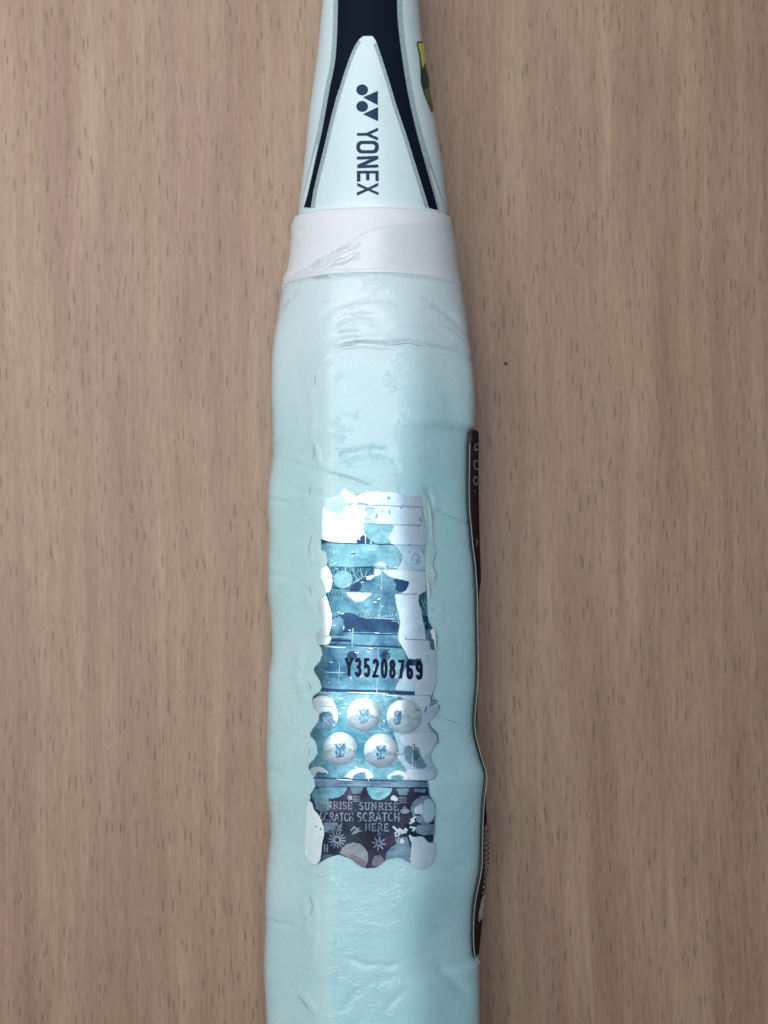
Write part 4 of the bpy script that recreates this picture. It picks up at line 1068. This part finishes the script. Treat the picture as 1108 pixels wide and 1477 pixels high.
# lettering rows
st('lettering', text_lines('SUNRISE', 457.0, 1165.2, 10.0, 51.5, .12, .020), 1.15, 'lineg_foil', 15, step=1.5)
st('lettering', text_lines('SUNRISE', 518.6, 1167.0, 10.5, 56, .12, .022), 1.25, 'lineg_foil', 15, step=1.5)
st('lettering', text_lines('SCRATCH', 464.0, 1183.0, 11.5, 46, .10, .010), 1.6, 'lineg_foil', 15, step=1.5)
st('lettering', text_lines('SCRATCH', 515.5, 1183.2, 12.0, 61, .10, .008), 1.8, 'lineg_foil', 15, step=1.5)
st('lettering', text_lines('HERE', 527.0, 1197.6, 10.5, 34, .12, .01), 1.7, 'lineg_foil', 15, step=1.5)
st('lettering', text_lines('H', 469.5, 1228.2, 11, 5.8), 1.8, 'lineg_foil', 15, step=1.5)
st('lettering', text_lines('NRI', 603.0, 1200.0, 8.2, 21, .16, .01), 1.4, 'lineg_foil', 18, step=1.5)
st('scuff', [K([(540, 860), (560, 780), (600, 740)]), K([(530, 830), (605, 850)]), K([(545, 790), (600, 800)]), K([(560, 890), (590, 760)])], 1.2, 'lineg_foil', 15)
st('scuff', [K([(740, 850), (790, 800), (840, 830), (800, 870), (760, 910)]), K([(790, 790), (860, 870)]), K([(840, 870), (900, 860)]), K([(860, 810), (840, 880)]), K([(800, 900), (870, 850)])], 1.9, 'lineg_foil', 15)
st('scratch_or_glint', [L([(300, 790), (360, 850), (400, 900)]), L([(330, 900), (400, 830), (460, 870), (520, 840)]), L([(350, 860), (500, 880)]), L([(440, 900), (500, 820)]), L([(580, 690), (640, 640)]), L([(560, 740), (620, 700), (600, 660)]), L([(560, 800), (640, 810), (600, 860)]), L([(340, 930), (370, 960), (400, 900)])], 3.0, 'linew_foil', 16)
st('dark_line', [L([(640, 600), (720, 605)]), L([(660, 740), (720, 755)]), L([(640, 660), (650, 710)]), L([(390, 945), (520, 930)]), L([(610, 930), (740, 928)]), L([(590, 870), (600, 890)]), L([(520, 815), (580, 830)]), L([(420, 600), (560, 600)])], 2.2, 'dark_foil', 19)
sp('foil_panel', L([(395, 550), (450, 510), (482, 450), (510, 510), (580, 545), (520, 580), (440, 580)]), 'lineg_foil', 14, 0, 2)
# sun bursts
def burst(cx, cy, r0, r1, n, w):
    ls = [[(cx + r0 * math.cos(a), cy + r0 * math.sin(a)), (cx + r1 * math.cos(a), cy + r1 * math.sin(a))] for a in [2 * math.pi * k / n + .15 for k in range(n)]]
    st('sun_print', ls, w, 'lineg_foil', 15, taper=False, step=2)
    st('sun_print', [circle(cx, cy, r0 * .75, 16) + [(cx + r0 * .75, cy)]], w, 'lineg_foil', 15, step=2)
burst(487.5, 1210.5, 5.2, 11.5, 14, 1.4)
burst(546.5, 1215.5, 4.2, 9.5, 8, 2.2)
sp('sun_print', Nq(circle(80, 250, 32, 14)), 'lineg_foil', 14, 0, 2)
st('sun_print', [Nq([(60, 235), (100, 245), (70, 265), (105, 270)])], .9, 'dark_foil', 16)
rng3 = random.Random(9)
nicks = []
for k in range(70):
    x = rng3.uniform(466, 576); y = rng3.uniform(1172, 1198)
    if y > 1185 and x < 526: continue
    a = rng3.uniform(0, 3.14); l = rng3.uniform(1.2, 2.6)
    nicks.append([(x - l * math.cos(a), y - l * math.sin(a)), (x + l * math.cos(a), y + l * math.sin(a))])
st('worn_print', nicks, 1.2, 'dark_foil', 17, step=2)
# discs of the bottom row
sp('foil_disc', Mq([(560, 545), (600, 470), (680, 405), (780, 383), (880, 400), (950, 460), (1000, 540), (1010, 620), (990, 720), (955, 765), (880, 745), (800, 695), (740, 640), (650, 590)]), 'grey_foil', 14, 0, 2)
sp('foil_panel', Mq([(700, 600), (740, 575), (860, 620), (980, 690), (955, 760), (880, 742), (800, 690)]), 'pinkgrey_foil', 15, 1, 2)
sp('foil_disc', Mq([(1070, 700), (1095, 620), (1130, 585)]) + Nq([(100, 580), (150, 640), (150, 680), (60, 745), (0, 755), (-30, 740)]), 'pinkgrey_foil', 14, 1, 2)
sp('foil_disc', Nq([(185, 600), (200, 530), (270, 450), (360, 405), (470, 410), (560, 430), (590, 560), (560, 700), (460, 640), (370, 613), (250, 630), (175, 655)]), 'slate_foil', 15, 0, 2)
sp('foil_panel', Nq([(330, 300), (520, 290), (560, 420), (480, 410), (360, 405)]), 'slate_foil', 14, 0, 2)
sp('print_dot', Nq(circle(440, 355, 35, 16)), 'linew_foil', 16, 0, 2)
# left and right lobes: foil glare painted as bright patches
sp('glare_patch', K([(75, 380), (150, 400), (170, 520), (250, 600), (300, 720), (330, 800), (332, 950)]) + Mq([(325, 280), (300, 400), (290, 560), (270, 660), (240, 712), (180, 738), (110, 700), (60, 620), (30, 500), (35, 330), (45, 120)]), 'soft_glare_foil', 17, 1, 2)
st('scuff', [K([(200, 785), (215, 790)]), K([(280, 815), (288, 840)])], 1.6, 'mid_foil', 18)
sp('glare_patch', L([(545, 900), (600, 960), (740, 940), (800, 1000), (850, 1060), (930, 1040), (937, 1108)]) + Nq([(925, 620), (860, 740), (750, 798), (620, 765), (560, 700), (575, 560), (590, 400), (550, 300)]), 'pale_foil', 17, 1, 2)
# ringed disc at right
sp('foil_disc', L([(590, 560), (580, 470), (640, 370), (740, 305), (850, 310), (945, 450), (940, 640), (860, 735), (760, 750), (680, 720), (620, 660)]), 'slate_foil', 15, 1, 2)
sp('foil_panel', L([(620, 540), (650, 480), (755, 400), (760, 620), (660, 600)]), 'pale_foil', 16, 0, 2)
sp('foil_panel', L([(760, 400), (850, 330), (940, 450), (930, 640), (850, 720), (760, 700)]), 'pale2_foil', 16, 1, 2)
st('print_line', [L([(590, 560), (585, 470), (640, 370), (740, 308), (850, 310)]), L([(640, 680), (740, 735), (850, 735), (930, 670)])], 1.4, 'lineg_foil', 17)
sp('foil_panel', L([(680, 760), (935, 750), (935, 910), (750, 930), (640, 880)]), 'slate_foil', 14, 0, 2)

rng4 = random.Random(21)
gl_pts = []
for k in range(70):
    x = rng4.uniform(474, 606); y = rng4.uniform(788, 1125)
    l = rng4.uniform(.8, 3.4); a = rng4.choice([0.03, 0.03, 1.57, rng4.uniform(0, 3.14)])
    gl_pts.append(([(x - l * math.cos(a), y - l * math.sin(a)), (x + l * math.cos(a), y + l * math.sin(a))], rng4.uniform(.5, 1.1)))
st('scratch_or_glint', gl_pts, 0.8, 'glare_foil', 11, step=2, taper=True)  # bright glints on the foil, painted as short white strokes
for (x, y, w) in ((500, 998, 60), (470, 932, 30), (556, 1002, 26), (486, 1123, 24)):
    st('scratch_or_glint', [([(x, y), (x + w * .5, y + 1.2), (x + w, y + 1.8)], 1.0)], 1.0, 'glare_foil', 13, taper=True)  # longer glints, painted as tapered white strokes
# ------------------------------------------------------------------ clear film over tape band and along the sticker
def wr(feats):
    def f(x, y):
        return float(crease_field(np.array([x]), np.array([y]), feats)[0]) * MM
    return f
class Union:
    def __init__(s, a, b): s.a, s.b = a, b
    def hit(s, x, y, off):
        p = s.a.hit(x, y, off); q = s.b.hit(x, y, off); return p if (p - CAM).length < (q - CAM).length else q
S_un = Union(S_grip, S_collar)
FW = [([(448, 384), (480, 364), (512, 350)], 1.6, .30), ([(455, 390), (490, 372), (520, 352)], 1.5, .34), ([(478, 384), (500, 378), (518, 366)], 1.5, .3),
      ([(500, 352), (530, 332), (575, 322)], 1.6, .2), ([(570, 322), (610, 322), (645, 318)], 2, .12), ([(440, 404), (470, 400), (492, 402)], 1.5, .25), ([(425, 392), (470, 392), (560, 390), (640, 398)], 1.8, .16),
      ([(430, 398), (450, 388), (470, 380)], 1.5, .25), ([(492, 380), (505, 374), (520, 374)], 1.5, .2)]
patch('clear_film', [(412, 412), (420, 396), (442, 386), (470, 370), (500, 350), (530, 332), (570, 322), (612, 321), (648, 318), (656, 350), (664, 398), (667, 412), (610, 404), (540, 396), (470, 400)], 'film', 0, racket, S_un, 1.6, 1, (), 0.00006, wr(FW))
strokes('wrinkle_glare', [[(452, 385), (480, 366), (505, 354)], [(470, 388), (492, 374), (512, 362)], [(452, 403), (470, 401), (488, 402)], [(486, 381), (500, 377), (510, 370)]], 1.7, 'film_glare', 0, racket, S_un, .00052, 3, taper=True)  # pale strips painting the glare along the film's wrinkles
FW2 = [(B([(855, 330), (890, 600), (900, 800), (930, 1050)]), 1.6, .10), (D([(845, 600), (865, 800), (880, 920)]), 1.5, .10), (D([(920, 440), (960, 540), (940, 640), (950, 720)]), 1.6, .1), (B([(780, 350), (800, 600), (830, 900)]), 2.2, .06)]
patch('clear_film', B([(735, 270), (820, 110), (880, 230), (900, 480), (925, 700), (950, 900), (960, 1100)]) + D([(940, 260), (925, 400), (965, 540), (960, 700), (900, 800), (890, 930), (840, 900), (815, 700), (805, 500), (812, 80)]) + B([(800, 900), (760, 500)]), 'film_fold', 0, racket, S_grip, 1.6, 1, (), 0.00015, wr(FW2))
strokes('wrinkle_glare', [B([(860, 340), (880, 500), (905, 680), (910, 900), (935, 1080)])], 1.8, 'film_glare', 0, racket, S_grip, .00030, 3, taper=True)
strokes('wrinkle_glare', [D([(848, 600), (862, 720), (878, 920)])], 1.8, 'film_glare', 0, racket, S_grip, .00030, 3, taper=True)
strokes('wrinkle_glare', [D([(925, 450), (955, 540), (935, 630), (945, 720)])], 1.6, 'film_glare', 0, racket, S_grip, .00030, 3, taper=True)
strokes('film_edge', [B([(825, 120), (850, 190)]), B([(900, 500), (925, 680)]), D([(955, 60), (965, 200), (930, 300), (925, 420), (970, 540), (965, 620)]), B([(745, 300), (760, 560), (810, 880), (820, 1080)]), Fq([(965, 480), (990, 560), (975, 740)])], 1.1, 'crease', 0, racket, S_grip, .00026, 3, taper=True)
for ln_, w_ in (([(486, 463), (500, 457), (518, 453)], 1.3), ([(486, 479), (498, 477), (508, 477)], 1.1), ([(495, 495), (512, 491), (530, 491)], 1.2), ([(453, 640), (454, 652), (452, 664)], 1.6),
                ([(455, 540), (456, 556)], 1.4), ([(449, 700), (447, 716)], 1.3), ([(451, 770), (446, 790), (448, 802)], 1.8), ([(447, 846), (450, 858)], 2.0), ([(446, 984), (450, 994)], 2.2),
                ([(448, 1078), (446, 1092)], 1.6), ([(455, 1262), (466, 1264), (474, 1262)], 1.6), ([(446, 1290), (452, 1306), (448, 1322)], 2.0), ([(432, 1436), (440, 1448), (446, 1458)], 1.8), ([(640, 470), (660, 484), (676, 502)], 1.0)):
    strokes('wrinkle_glare', [ln_], w_, 'film_glare', 0, racket, S_grip, .00012, 2, taper=True)  # highlights on the wrap, painted as pale strips
# thin grey lines along the creases of the wrap
for ln_ in ([(470, 681), (503, 690), (537, 701)], [(632, 736), (651, 745), (676, 756)], [(630, 1033), (648, 1039), (674, 1049)], [(552, 499), (589, 495), (613, 500)], [(484, 502), (497, 499), (515, 497)]): strokes('grey_crease', [ln_], 1.0, 'crease', 0, racket, S_grip, .00003, 2, taper=True)

scn.cycles.transparent_max_bounces = 24
# ------------------------------------------------------------------ a few crumbs on the desk
def crumb(px, py, r, lab):
    p = on_plane(px, py, 0)
    bm = bmesh.new(); bmesh.ops.create_icosphere(bm, subdivisions=2, radius=1)
    for v in bm.verts:
        k = 1 + .35 * noise.noise(v.co * 1.7 + Vector((px, py, 0)))
        v.co = Vector((v.co.x * r * k * 1.2, v.co.y * r * k, max(v.co.z, -.5) * r * .6 * k + r * .3))
    me = bpy.data.meshes.new('crumb'); bm.to_mesh(me); bm.free(); me.materials.append(M['crumb'])
    o = bpy.data.objects.new('crumb', me); COL.objects.link(o); o.location = p
    o['label'] = lab; o['category'] = 'crumb'
crumb(729.5, 524.5, 0.00021, 'tiny dark crumb on the desk to the right of the upper grip')
